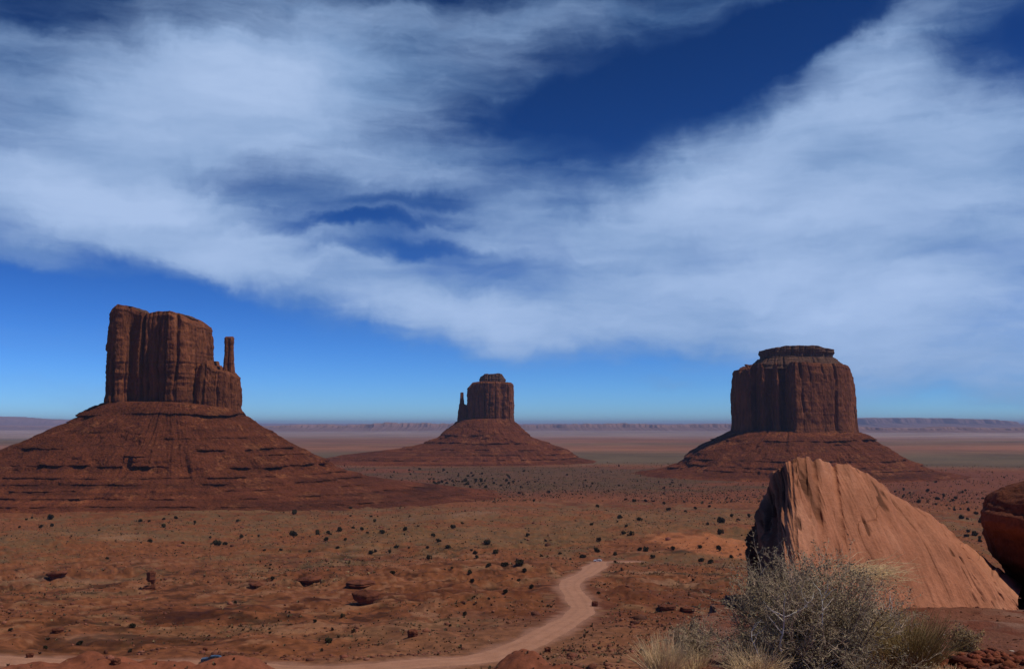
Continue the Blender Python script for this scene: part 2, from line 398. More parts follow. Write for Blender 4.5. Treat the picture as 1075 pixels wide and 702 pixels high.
    tc = w.node('ShaderNodeTexCoord').outputs['Object']
    a = w.node('ShaderNodeAttribute', None, attribute_name='tint').outputs['Color']
    f1 = w.noise(tc, 0.9, 8, 0.7); f2 = w.noise(tc, 22.0, 5, 0.6)
    f = w.math('MULTIPLY', w.mapr(f1, .25, .75, .68, 1.32, 'LINEAR'), w.mapr(f2, .25, .75, .8, 1.2, 'LINEAR'))
    fc = w.node('ShaderNodeCombineXYZ', {0: f, 1: f, 2: f}).outputs[0]
    cc = w.mixc(1.0, a, fc, 'MULTIPLY'); w.l.new(cc, b.inputs['Base Color'])
    bn = w.node('ShaderNodeBump', {'Strength': .5, 'Distance': .5, 'Height': f1})
    bn2 = w.node('ShaderNodeBump', {'Strength': .45, 'Distance': .03, 'Height': f2, 'Normal': bn.outputs[0]})
    w.l.new(bn2.outputs[0], b.inputs['Normal'])
    V = np.stack([x, y, z], 1)
    F = gridF(len(RR), len(TH), wrap=True)[:, ::-1]
    # close the tiny hole under the camera
    c0 = len(V); V = np.vstack([V, [[0, 0, z[0]]]]); C = np.vstack([C, C[:1]])
    n = len(TH); ring = np.arange(n)
    F2 = np.stack([ring, np.roll(ring, -1), np.full(n, c0), np.full(n, c0)], 1)
    o = mesh('ground', V, F, m, col=C, smooth=True)
    return o
g = terrain(); tag(g, kind='structure')

# road surface
def road():
    n, k = len(road_pts), 11
    T = np.gradient(road_pts[:, :2], axis=0); T /= np.linalg.norm(T, axis=1)[:, None]; N = np.stack([-T[:, 1], T[:, 0]], 1)
    s = np.cumsum(np.r_[0, np.hypot(*np.diff(road_pts[:, :2], axis=0).T)])
    w = 4.7 + .6 * vn(s / 18, 0 * s, seed=91) + 2.2 * np.exp(-((s - s[-28]) / 22) ** 2)
    w = w * (1 - .45 * sst(np.arange(n), n - 22, n - 12))
    V = []; C = []
    for j in range(k):
        u = -1 + 2 * j / (k - 1)
        ww = w * u * (1 + (.10 * vn(s / 5, 0 * s + u, seed=92) if abs(u) > .9 else 0))
        V.append(np.stack([road_pts[:, 0] + N[:, 0] * ww, road_pts[:, 1] + N[:, 1] * ww, road_pts[:, 2] + .10 * (1 - u ** 4) - .02], 1))
        rut = .90 if j in (3, 7) else 1.0
        cc = rut * (1 + .1 * fbm(s / 6, 0 * s + u * 3, seed=93)) * (.9 if abs(u) > .9 else 1)
        C.append(np.stack([cc] * 3, 1))
    V = np.stack(V, 1).reshape(-1, 3); C = np.stack(C, 1).reshape(-1, 3)
    mt = rock_mat('packed dirt', (.42, .205, .122), (.48, .245, .152), scale=.25, bump=.3, fine=.12)
    return mesh('dirt_road', V, gridF(n, k), mt, col=C, smooth=True)
tag(road(), kind='structure')

# ------------------------------------------------------------------ buttes
CLIFF = rock_mat('cliff sandstone', (.24, .082, .032), (.165, .052, .021), scale=.02, bump=.6, stretch=(1, 1, .35), fine=.3, dark=(.56, .45, (.085, .035, .022)))
TALUS = rock_mat('talus rubble', (.175, .050, .019), (.13, .036, .0135), scale=.05, bump=.9, fine=.4)
CAPROCK = rock_mat('cap rock', (.19, .10, .06), (.14, .07, .042), scale=.05, bump=.8, stretch=(1, 1, 3), fine=.35)

def cells(s, size, seed, per):
    """jittered joints along the wall: id hash in 0..1, distance to the nearest joint (m)"""
    n = max(3, int(round(per / size))); size = per / n
    q = s / size; i = np.floor(q); best = np.full(s.shape, 1e9); sec = np.full(s.shape, 1e9); bid = np.zeros(s.shape)
    for k in (-1, 0, 1):
        c = i + k; cc = np.mod(c, n); pos = c + .5 + (_h(cc, cc * 0 + 1, cc * 0, seed) - .5) * .8
        d = np.abs(q - pos); m = d < best
        sec = np.where(m, best, np.minimum(sec, d)); bid = np.where(m, cc, bid); best = np.where(m, d, best)
    return _h(bid, bid * 0 + 5, bid * 0, seed + 9), (sec - best) * size * .5
def closed(P, n):
    P = np.asarray(P, float); Q = np.vstack([P[-1:], P, P[:2]]); m = len(P)
    # sample by arc length
    t = np.linspace(0, m, n * 4, endpoint=False); i = t.astype(int); f = (t - i)[:, None]
    a, b, c, d = Q[i], Q[i + 1], Q[i + 2], Q[(i + 3) % len(Q)] if False else Q[np.minimum(i + 3, len(Q) - 1)]
    C = 0.5 * ((2 * b) + (-a + c) * f + (2 * a - 5 * b + 4 * c - d) * f ** 2 + (-a + 3 * b - 3 * c + d) * f ** 3)
    L = np.r_[0, np.cumsum(np.hypot(*np.diff(np.vstack([C, C[:1]]), axis=0).T))]; per = L[-1]
    q = np.linspace(0, per, n, endpoint=False)
    return np.stack([np.interp(q, L, np.r_[C[:, k], C[0, k]]) for k in (0, 1)], 1), q, per

def block(name, plan, zb, top, mat, parent, origin, nx=520, nz=110, amp=1.0, seed=0, inset=((0, 0), (1, 0)), sizes=(42, 17, 6.5), clefts=(), foot=3.0, rough_top=2.0, crest=0.0, strata=.5, rings=14):
    """a cliff block: plan = outline (CCW) about the butte centre; top = [(x, z)] skyline; inset = [(v, metres in)]"""
    O, s, per = closed(plan, nx)
    T = np.roll(O, -1, 0) - np.roll(O, 1, 0); T /= np.linalg.norm(T, axis=1)[:, None]; N = np.stack([T[:, 1], -T[:, 0]], 1)
    cen = O.mean(0)
    tx = np.array([p[0] for p in top], float); tz = np.array([p[1] for p in top], float)
    v = np.linspace(0, 1, nz)[:, None]; S = s[None, :] + 0 * v
    ztop = np.interp(O[:, 0], tx, tz)[None, :]
    Z0 = zb + v * (ztop - zb)
    # periodic coordinates for noise
    ang = 2 * np.pi * s / per; rc = per / (2 * np.pi); cx, cy = np.cos(ang) * rc, np.sin(ang) * rc
    w1 = fbm(cx[None] / 30, cy[None] / 30, Z0 / 45, seed=seed + 1, o=3) * sizes[2] * .7
    Sw = S + w1
    off = np.zeros_like(Z0); cr = np.zeros_like(Z0); shade = np.ones_like(Z0)
    for k, (sz, A, D, wd) in enumerate(((sizes[0], 6.0, 5.5, 2.6), (sizes[1], 3.2, 3.2, 1.3), (sizes[2], 1.1, 1.3, .7))):
        idh, d = cells(Sw, sz, seed + 20 * k, per)
        pm = 1 if k == 0 else .35 + .9 * sst(fbm(cx[None] / 55 + k * 7, cy[None] / 55, Z0 / 90, seed=seed + 60 + k, o=2), -.35, .35)
        off += (idh - .5) * A * pm; cr += 1.25 * D * pm * np.exp(-(d / (wd * .75)) ** 2); off += -A * .13 * pm * np.clip(1 - d / (sz * .5), 0, 1) ** 2
        br = .55 + .55 * np.mod(idh * 7.13, 1)
        off -= A * .45 * sst(v, br, br + .025) * (k > 0)
        lo = .12 + .5 * np.mod(idh * 13.7, 1)          # slabs fallen away: undercut alcoves
        off -= A * .3 * (1 - sst(v, lo, lo + .03)) * (np.mod(idh * 29.3, 1) > .6)
        shade *= 1 + (.16 if k else .10) * (np.mod(idh * 3.77, 1) - .5)
    off *= 1.0
    crm = .15 + .95 * sst(fbm(cx[None] / 25, cy[None] / 25, Z0 / 35, seed=seed + 4), -.4, .4)
    off -= cr * crm * (1 - .7 * sst(v, .0, .13)[::-1] * 0)
    off += fbm(cx[None] / 9, cy[None] / 9, Z0 / 9, seed=seed + 5) * 1.6
    off += vn(cx[None] * 0 + 3, cy[None] / 60, Z0 / 2.6, seed=seed + 6) * strata
    # slumped layered foot
    ft = 1 - sst(v, .03, .16)
    off = off * (1 - .55 * ft) + foot * ft + vn(cx[None] / 50, cy[None] / 50, Z0 / 1.8, seed=seed + 7) * 1.2 * ft
    # rounded rim
    off -= 1.3 * sst(v, .95, 1.0) ** 2 - .9 * np.exp(-((v - .955) / .012) ** 2)
    off *= amp
    iv = np.array([p[0] for p in inset]); im = np.array([p[1] for p in inset])
    off -= np.interp(v, iv, im)
    for (px_, py_, wd, dp, v1) in clefts:   # deep alcoves at a plan position
        dd = np.hypot(O[:, 0] - px_, O[:, 1] - py_)[None]
        off -= dp * np.exp(-(dd / wd) ** 4) * (1 - sst(v, v1 - .06, v1 + .04)) * sst(v, .0, .06)
    X = O[None, :, 0] + N[None, :, 0] * off; Y = O[None, :, 1] + N[None, :, 1] * off
    Zr = Z0 + sst(v, .6, 1) * rough_top * (fbm(X / 14, Y / 14, seed=seed + 8) * 1.0 + (np.floor(fbm(X / 22, Y / 22, seed=seed + 10, o=2) * 3) / 3) * 1.2)
    VV = [np.stack([X, Y, Zr], -1).reshape(-1, 3)]
    rim = np.stack([X[-1], Y[-1]], -1)
    rr = np.linspace(1, 0.0, rings + 1)[1:]
    for q in rr:
        P2 = cen + (rim - cen) * q
        if q > .98: P2 = rim
        z2 = np.interp(P2[:, 0], tx, tz) + rough_top * (fbm(P2[:, 0] / 14, P2[:, 1] / 14, seed=seed + 8) + (np.floor(fbm(P2[:, 0] / 22, P2[:, 1] / 22, seed=seed + 10, o=2) * 3) / 3) * 1.2) + crest * (1 - q ** 2)
        VV.append(np.column_stack([P2, z2]))
    V = np.vstack(VV) + np.array(origin)[None]*0
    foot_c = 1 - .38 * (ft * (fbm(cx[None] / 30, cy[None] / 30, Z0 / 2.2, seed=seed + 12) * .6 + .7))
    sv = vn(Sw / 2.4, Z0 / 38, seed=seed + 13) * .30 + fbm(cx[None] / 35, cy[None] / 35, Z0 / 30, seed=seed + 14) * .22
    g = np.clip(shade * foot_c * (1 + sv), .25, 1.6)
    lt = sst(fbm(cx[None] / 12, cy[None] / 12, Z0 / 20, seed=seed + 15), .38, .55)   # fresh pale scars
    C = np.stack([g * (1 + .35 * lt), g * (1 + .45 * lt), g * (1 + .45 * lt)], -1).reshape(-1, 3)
    C = np.vstack([C, np.ones((nx * rings, 3)) * .95])
    V = V + 0
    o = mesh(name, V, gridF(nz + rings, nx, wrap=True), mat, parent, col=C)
    return o

def talus(name, tabs, mat, parent, ledges, seed=0, nt=900, nu=190, gully=4.0, lumps=1.6, cen=(0, 0)):
    """tabs: right, back, left, front lists of (r, z)"""
    th = np.linspace(0, 2 * np.pi, nt, endpoint=False)[None]; u = np.linspace(0, 1, nu)[:, None]
    W = [np.clip(np.cos(th), 0, 1) ** 2, np.clip(np.sin(th), 0, 1) ** 2, np.clip(-np.cos(th), 0, 1) ** 2, np.clip(-np.sin(th), 0, 1) ** 2]
    rr = 0; zz = 0
    for tb, w_ in zip(tabs, W):
        tb = np.array(tb, float)
        # resample each table at equal fractions of height so ledges stay level round the cone
        zf = mix(tb[0, 1], tb[-1, 1], u[:, 0] ** 1.0)
        rq = np.interp(-zf, -tb[:, 1], tb[:, 0])[:, None]
        rr = rr + rq * w_; zz = zz + zf[:, None] * w_
    cs, sn = np.cos(th), np.sin(th); X = rr * cs; Y = rr * sn
    fall = sst(u, 0, .06)
    gn = 1 - np.abs(fbm(th * 0 + np.cos(th) * 9, np.sin(th) * 9, zz / 160, seed=seed, o=4)) * 2
    rr = rr + (gn - .5) * gully * .95 * (1 + 1.2 * u) * fall * (1 - .3 * sst(u, .7, 1)) * (.4 + .9 * sst(fbm(X / 90, Y / 90, seed=seed + 21, o=2), -.3, .3))
    rr = rr + fbm(X / 60, Y / 60, zz / 40, seed=seed + 1, o=3) * 15 * sst(u, .06, .5) + fbm(X / 24, Y / 24, zz / 30, seed=seed + 31, o=3) * 4.5 * sst(u, .04, .3)
    led = np.zeros_like(rr); dk = np.zeros_like(rr)
    for i, (zk, th_, am, cov) in enumerate(ledges):
        zk2 = zk + fbm(X / 120, Y / 120, seed=seed + 30 + i, o=2) * th_ * .6 + fbm(X / 14, Y / 14, seed=seed + 80 + i, o=2) * th_ * .25
        a = sst(fbm(X / 55, Y / 55, seed=seed + 50 + i, o=3) + cov, -.15, .25) * (0.65 + .75 * vn(X / 14, Y / 14, seed=seed + 70 + i))
        q = (zz - zk2) / th_
        led += am * a * np.where(q > 0, np.exp(-q / 2.2), -np.exp(q / 1.6)) * np.clip(np.abs(q) * 8, 0, 1)
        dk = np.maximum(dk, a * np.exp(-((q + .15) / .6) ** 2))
    rr = rr + led
    rr = rr + fbm(X / 6, Y / 6, zz / 6, seed=seed + 2, o=4) * lumps * fall + fbm(X / 20, Y / 20, zz / 12, seed=seed + 22, o=3) * lumps * 1.8 * fall
    X = rr * cs; Y = rr * sn
    zz = zz + fbm(X / 4, Y / 4, seed=seed + 3, o=2) * lumps * .45 * fall
    V = np.stack([X + cen[0], Y + cen[1], zz], -1).reshape(-1, 3)
    n = fbm(X / 30, Y / 30, zz / 15, seed=seed + 4, o=4); n2 = vn(X / 3, Y / 3, zz / 3, seed=seed + 5); st = fbm(X / 300, Y / 300, zz / 3.2, seed=seed + 6, o=3)
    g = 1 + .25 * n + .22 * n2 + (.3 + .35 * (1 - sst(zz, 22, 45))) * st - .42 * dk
    pale = sst(fbm(X / 26, Y / 26, zz / 14, seed=seed + 7, o=4) * 1.2 + n2 * .40, .34, .6)[..., None]
    C = np.stack([g, g, g], -1) * (1 + pale * np.array([.45, .75, .8]))
    C = np.clip(C, .3, 2.2).reshape(-1, 3)
    return mesh(name, V, gridF(nu, nt, wrap=True)[:, ::-1], mat, parent, col=C)

def ell(cx, cy, rx, ry, n=12, e=2.6, rot=0, seed=None, jit=0):
    out = []
    for i in range(n):
        a = 2 * math.pi * i / n; c, s = math.cos(a), math.sin(a)
        x = math.copysign(abs(c) ** (2 / e), c) * rx; y = math.copysign(abs(s) ** (2 / e), s) * ry
        if seed is not None: j = 1 + jit * (random.random() - .5); x *= j; y *= j
        out.append((cx + x * math.cos(rot) - y * math.sin(rot), cy + x * math.sin(rot) + y * math.cos(rot)))
    return out

def west():
    M = 1420 / FPX; cx, cy = (183 - 537.5) * M, 1420
    b = empty('butte', (cx, cy, 0)); tag(b, 'tall red sandstone butte at the left with a thumb-like spire on its right', 'butte', 'sandstone buttes on the plain')
    X = lambda p: (p - 183) * M; Zp = lambda y: 100 - (y - 446) * M
    plan = [(X(214), 8), (X(212), 50), (X(190), 62), (X(160), 55), (X(134), 60), (X(121), 35), (X(118.5), 0), (X(121), -40), (X(128), -54), (X(142), -54), (X(152), -46), (X(160), -52), (X(178), -50), (X(184), -58), (X(200), -58), (X(211), -40)]
    top = [(X(108), Zp(345)), (X(117), Zp(340)), (X(121), Zp(331)), (X(128), Zp(327)), (X(136), Zp(324)), (X(148), Zp(326)), (X(154), Zp(331)), (X(166), Zp(332)), (X(176), Zp(330)), (X(190), Zp(330)), (X(200), Zp(334)), (X(208), Zp(339)), (X(216), Zp(341))]
    block('cliff_block', plan, Zp(428), top, CLIFF, b, (0, 0, 0), seed=100, foot=.8, inset=((0, 1), (.1, 0), (.5, -.5), (.8, .5), (1, 2.0)), rough_top=1.4, clefts=((X(150), -46, 3, 5, .85), (X(170), -47, 4, 6, .8), (X(128), -50, 3, 5, .7)))
    sh = [(X(251), 0), (X(249), 22), (X(235), 30), (X(215), 30), (X(205), 0), (X(214), -34), (X(232), -36), (X(247), -22)]
    st = [(X(205), Zp(378)), (X(215), Zp(385)), (X(217.5), Zp(385)), (X(219), Zp(379.5)), (X(224), Zp(379.5)), (X(225), Zp(384)), (X(228), Zp(384.5)), (X(229), Zp(388)), (X(234), Zp(390)), (X(243), Zp(391)), (X(249), Zp(395))]
    block('shoulder', sh, Zp(436), st, CLIFF, b, (0, 0, 0), nx=300, nz=60, seed=140, inset=((0, -4), (.15, -1), (.6, 0), (1, 2)), sizes=(20, 9, 4), amp=.75, rough_top=2.2)
    sp = ell(X(240.3), 0, 7.4, 7.5, 10)
    block('spire', sp, Zp(398), [(X(230), Zp(353)), (X(250), Zp(353))], CLIFF, b, (0, 0, 0), nx=90, nz=70, seed=170, inset=((0, -4.5), (.12, -2.4), (.3, -.6), (.5, .6), (.7, 1.5), (.82, 1.3), (.88, .7), (.96, .8), (1, 1.4)), sizes=(12, 6, 3), amp=.5, rough_top=1.2, foot=1)
    block('cap_ledge', ell(X(138), -6, 21, 34, 10, seed=1, jit=.15), Zp(330), [(X(120), Zp(327)), (X(130), Zp(324)), (X(147), Zp(324.5)), (X(153), Zp(328))], CAPROCK, b, (0, 0, 0), nx=200, nz=20, seed=190, sizes=(20, 9, 4), amp=.4, rough_top=.8, foot=1)
    block('cap_ledge', ell(X(184), -4, 30, 36, 10, seed=1, jit=.15), Zp(336), [(X(160), Zp(332)), (X(172), Zp(330)), (X(196), Zp(331)), (X(206), Zp(336))], CAPROCK, b, (0, 0, 0), nx=200, nz=20, seed=195, sizes=(20, 9, 4), amp=.4, rough_top=.8, foot=1)
    right = [(20, 131), (88, 124), (99, 114), (125, 95), (159, 75), (200, 54), (222, 40), (240, 35), (280, 23), (390, 9), (480, 0), (560, -8)]
    back = [(15, 135), (62, 128), (110, 100), (165, 62), (230, 30), (330, 0), (400, -8)]
    left = [(20, 136), (92, 131), (106, 124), (133, 106), (194, 77), (249, 56), (330, 27), (470, 2), (560, -8)]
    front = [(10, 136), (66, 131), (100, 108), (132, 80), (160, 58), (182, 40), (205, 30), (250, 12), (300, 0), (330, -8)]
    talus('talus_slope', [right, back, left, front], TALUS, b,
          [(113, 5, 4.2, .3), (103, 2, 2, 0), (90, 2, 2, -.05), (82, 2, 1.6, -.1), (68, 4.5, 4, .12), (60, 2, 2, -.1), (48, 6, 5, .2), (35, 2, 3, .2), (28, 1.8, 3.4, .3), (21, 1.8, 3.4, .3), (14, 1.8, 3.2, .3), (7, 1.6, 2.6, .3)], seed=200, nt=1300, nu=260, gully=5)
def east():
    M = 2750 / FPX; cx, cy = (512 - 537.5) * M, 2750
    b = empty('butte', (cx, cy, 0)); tag(b, 'smallest and farthest red butte in the middle with a thin spire on its left side', 'butte', 'sandstone buttes on the plain')
    X = lambda p: (p - 512) * M; Zp = lambda y: 100 - (y - 446) * M
    plan = [(X(538.5), 0), (X(537), 45), (X(520), 60), (X(500), 52), (X(492), 20), (X(491.5), -15), (X(497), -42), (X(512), -55), (X(525), -52), (X(529), -42), (X(536), -38)]
    top = [(X(488), Zp(408)), (X(493), Zp(406)), (X(496.5), Zp(402)), (X(503), Zp(401)), (X(528), Zp(401.5)), (X(537), Zp(402)), (X(540), Zp(404))]
    block('cliff_block', plan, Zp(446), top, CLIFF, b, (0, 0, 0), nx=400, nz=80, seed=300, inset=((0, -2), (.3, 0), (.8, .5), (1, 2)), rough_top=1.0, clefts=((X(528), -48, 6, 7, 1.1),))
    block('cap_ledge', ell(X(516), -5, 35, 34, 10, seed=1, jit=.15), Zp(402.5), [(X(500), Zp(396.5)), (X(507), Zp(396)), (X(509), Zp(393.5)), (X(527), Zp(393)), (X(530), Zp(397))], CAPROCK, b, (0, 0, 0), nx=240, nz=30, seed=320, sizes=(34, 15, 8), amp=.6, rough_top=2.2, foot=.5, strata=2.2)
    block('shoulder', ell(X(487.5), 0, 16, 16, 10), Zp(447), [(X(480), Zp(424)), (X(484), Zp(422)), (X(488), Zp(424)), (X(493), Zp(426))], CLIFF, b, (0, 0, 0), nx=160, nz=40, seed=340, sizes=(20, 9, 4), amp=.5, inset=((0, -4), (1, 2)), rough_top=1)
    block('spire', ell(X(485.1), 0, 7.6, 8, 10), Zp(430), [(X(480), Zp(412)), (X(490), Zp(412))], CLIFF, b, (0, 0, 0), nx=80, nz=50, seed=350, inset=((0, -2), (.4, .0), (.75, 1.6), (.85, 1.2), (1, 2.0)), sizes=(12, 6, 3), amp=.3, rough_top=.3, foot=1)
    right = [(20, 122), (68, 112), (80, 103), (126, 68), (170, 48), (205, 34), (240, 12), (285, 3), (330, -5)]
    back = [(15, 122), (60, 116), (150, 60), (220, 30), (300, 0), (350, -5)]
    left = [(20, 122), (78, 112), (98, 96), (137, 64), (180, 48), (242, 35), (390, 18), (480, 2), (540, -5)]
    front = [(10, 122), (62, 116), (105, 88), (150, 55), (190, 34), (240, 16), (290, 0), (330, -5)]
    talus('talus_slope', [right, back, left, front], TALUS, b, [(72, 5, 4, -.05), (52, 5, 4, .1), (36, 3, 4, .2), (24, 3, 4, .2), (12, 3, 4, .2)], seed=400, nt=800, nu=150, gully=6, lumps=2)
def merrick():
    M = 2050 / FPX; cx, cy = (832 - 537.5) * M, 2050
    b = empty('butte', (cx, cy, 0)); tag(b, 'broad flat topped red butte behind the big boulder on the right with no spire', 'butte', 'sandstone buttes on the plain')
    X = lambda p: (p - 832) * M; Zp = lambda y: 100 - (y - 446) * M
    plan = [(X(896), 0), (X(893), 60), (X(872), 95), (X(832), 105), (X(795), 90), (X(774), 55), (X(769), 10), (X(770), -26), (X(777), -54), (X(783), -56), (X(785.5), -36), (X(789), -64), (X(795), -66), (X(798), -50), (X(802), -78), (X(808), -80), (X(813), -50), (X(818), -98), (X(825), -102), (X(838), -98), (X(868), -84), (X(888), -48)]
    top = [(X(768), Zp(389)), (X(781), Zp(388)), (X(783.5), Zp(384)), (X(790), Zp(383)), (X(880), Zp(384)), (X(888), Zp(386)), (X(893), Zp(392)), (X(897), Zp(400))]
    block('cliff_block', plan, Zp(457), top, CLIFF, b, (0, 0, 0), nx=620, nz=120, seed=500, inset=((0, -1.5), (.15, 0), (.6, 1), (.85, 2.5), (1, 6)), rough_top=1.2,
          clefts=((X(813), -55, 7, 12, .93), (X(785.5), -40, 4, 6, .97)), sizes=(56, 24, 8), strata=.2, amp=.9)
    sh = ell(X(835.5), 0, 49 * M, 78, 14, e=2.8, seed=1, jit=.06)
    block('cap_ledge', sh, Zp(389), [(X(786), Zp(380)), (X(800), Zp(376)), (X(873), Zp(377)), (X(885), Zp(381))], CAPROCK, b, (0, 0, 0), nx=420, nz=40, seed=540, sizes=(26, 12, 5), amp=.6, rough_top=1.0, foot=2, strata=1.5, inset=((0, -1), (.35, 2), (.5, 5), (1, 14)))
    block('cap_ledge', ell(X(836.5), 0, 37.0 * M, 58, 14, e=3.2, seed=1, jit=.05), Zp(378), [(X(795), Zp(368)), (X(812), Zp(366.5)), (X(818), Zp(364.8)), (X(852), Zp(365)), (X(858), Zp(366.8)), (X(876), Zp(368))], CAPROCK, b, (0, 0, 0), nx=380, nz=26, seed=560, sizes=(26, 12, 5), amp=.5, rough_top=.8, foot=0, strata=1.5, inset=((0, 3), (.4, 3), (.6, 0), (1, 0)))
    right = [(30, 92), (125, 86), (140, 80), (163, 63), (212, 33), (262, 10), (330, 0), (380, -5)]
    back = [(30, 92), (110, 88), (180, 60), (250, 25), (330, 0), (380, -5)]
    left = [(30, 92), (124, 90), (140, 80), (180, 60), (229, 24), (262, 9), (320, 0), (380, -5)]
    front = [(30, 92), (98, 88), (140, 68), (180, 50), (228, 24), (262, 10), (300, 0), (330, -5)]
    talus('talus_slope', [right, back, left, front], TALUS, b, [(70, 5, 5, .25), (62, 2, 2, 0), (33, 3, 3.5, .1), (22, 3, 4, .2), (14, 2.5, 3.5, .15)], seed=600, nt=1000, nu=190, gully=6)
west(); east(); merrick()

# ------------------------------------------------------------------ far mesas
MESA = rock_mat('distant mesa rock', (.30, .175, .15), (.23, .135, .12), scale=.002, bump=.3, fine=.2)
def mesa(name, Y, tops, label, depth=2500, seed=0, n=360, rag=1.0, cl=.5):
    """a long mesa at distance Y; tops: [(px, py)] skyline"""
    M = Y / FPX; xs = np.array([(p - 537.5) * M for p, q in tops]); zs = np.array([100 - (q - 446) * M for p, q in tops])
    x = np.linspace(xs[0], xs[-1], n); zt = np.interp(x, xs, zs)
    step = np.floor(fbm(x / (18 * M), x * 0, seed=seed + 2, o=3) * 4) / 4
    zt = zt * (1 + .16 * rag * step + .10 * rag * vn(x / (2.2 * M), x * 0, seed=seed + 9)); cxm = x.mean()
    ed = np.clip(np.minimum(x - x[0], x[-1] - x) / (6 * M), 0, 1)
    prof = [(-.9, -10, 0), (-.55, .25, 1), (-.28, .52 if cl > .3 else .6, 1), (-.24, .93, 1), (-.2, 1, 1), (.25, 1, 1), (.3, .5, 1), (.9, -10, 0)]
    V = []; C = []
    for (dy, hz, k) in prof:
        yy = dy * depth + fbm(x / (14 * M), x * 0 + dy, seed=seed, o=5) * depth * .28 + fbm(x / (3 * M), x * 0, seed=seed + 1, o=4) * depth * .06
        z = np.where(hz == -10, -30, zt * hz) * np.where(hz == -10, 1, ed ** .7)
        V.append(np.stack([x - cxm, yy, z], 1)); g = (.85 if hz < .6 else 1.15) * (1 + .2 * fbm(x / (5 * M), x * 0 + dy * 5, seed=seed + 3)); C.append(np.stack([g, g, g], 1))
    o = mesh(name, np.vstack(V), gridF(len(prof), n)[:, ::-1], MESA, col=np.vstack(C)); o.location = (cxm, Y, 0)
    tag(o, label, 'mesa', 'mesas along the horizon'); return o
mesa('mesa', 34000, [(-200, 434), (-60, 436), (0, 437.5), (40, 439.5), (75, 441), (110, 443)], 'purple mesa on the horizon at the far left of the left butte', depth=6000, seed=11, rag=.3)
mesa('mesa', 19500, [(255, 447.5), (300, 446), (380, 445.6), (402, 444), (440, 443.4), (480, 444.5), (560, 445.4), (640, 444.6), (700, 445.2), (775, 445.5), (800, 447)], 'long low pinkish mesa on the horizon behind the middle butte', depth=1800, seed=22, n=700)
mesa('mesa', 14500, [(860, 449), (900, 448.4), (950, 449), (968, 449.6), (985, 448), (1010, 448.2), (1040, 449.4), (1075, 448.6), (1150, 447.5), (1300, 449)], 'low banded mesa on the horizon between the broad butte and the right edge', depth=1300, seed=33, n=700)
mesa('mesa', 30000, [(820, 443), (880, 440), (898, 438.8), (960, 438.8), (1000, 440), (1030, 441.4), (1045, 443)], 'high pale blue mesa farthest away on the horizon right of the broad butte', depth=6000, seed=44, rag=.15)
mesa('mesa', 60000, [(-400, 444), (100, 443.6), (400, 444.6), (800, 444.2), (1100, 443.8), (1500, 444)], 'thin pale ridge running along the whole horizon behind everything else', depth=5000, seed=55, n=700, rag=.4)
mesa('mesa', 24000, [(-400, 447), (-100, 446), (0, 446.5), (90, 447), (130, 449)], 'low dark mesa just below the purple one at the far left', depth=2200, seed=66, rag=.6)
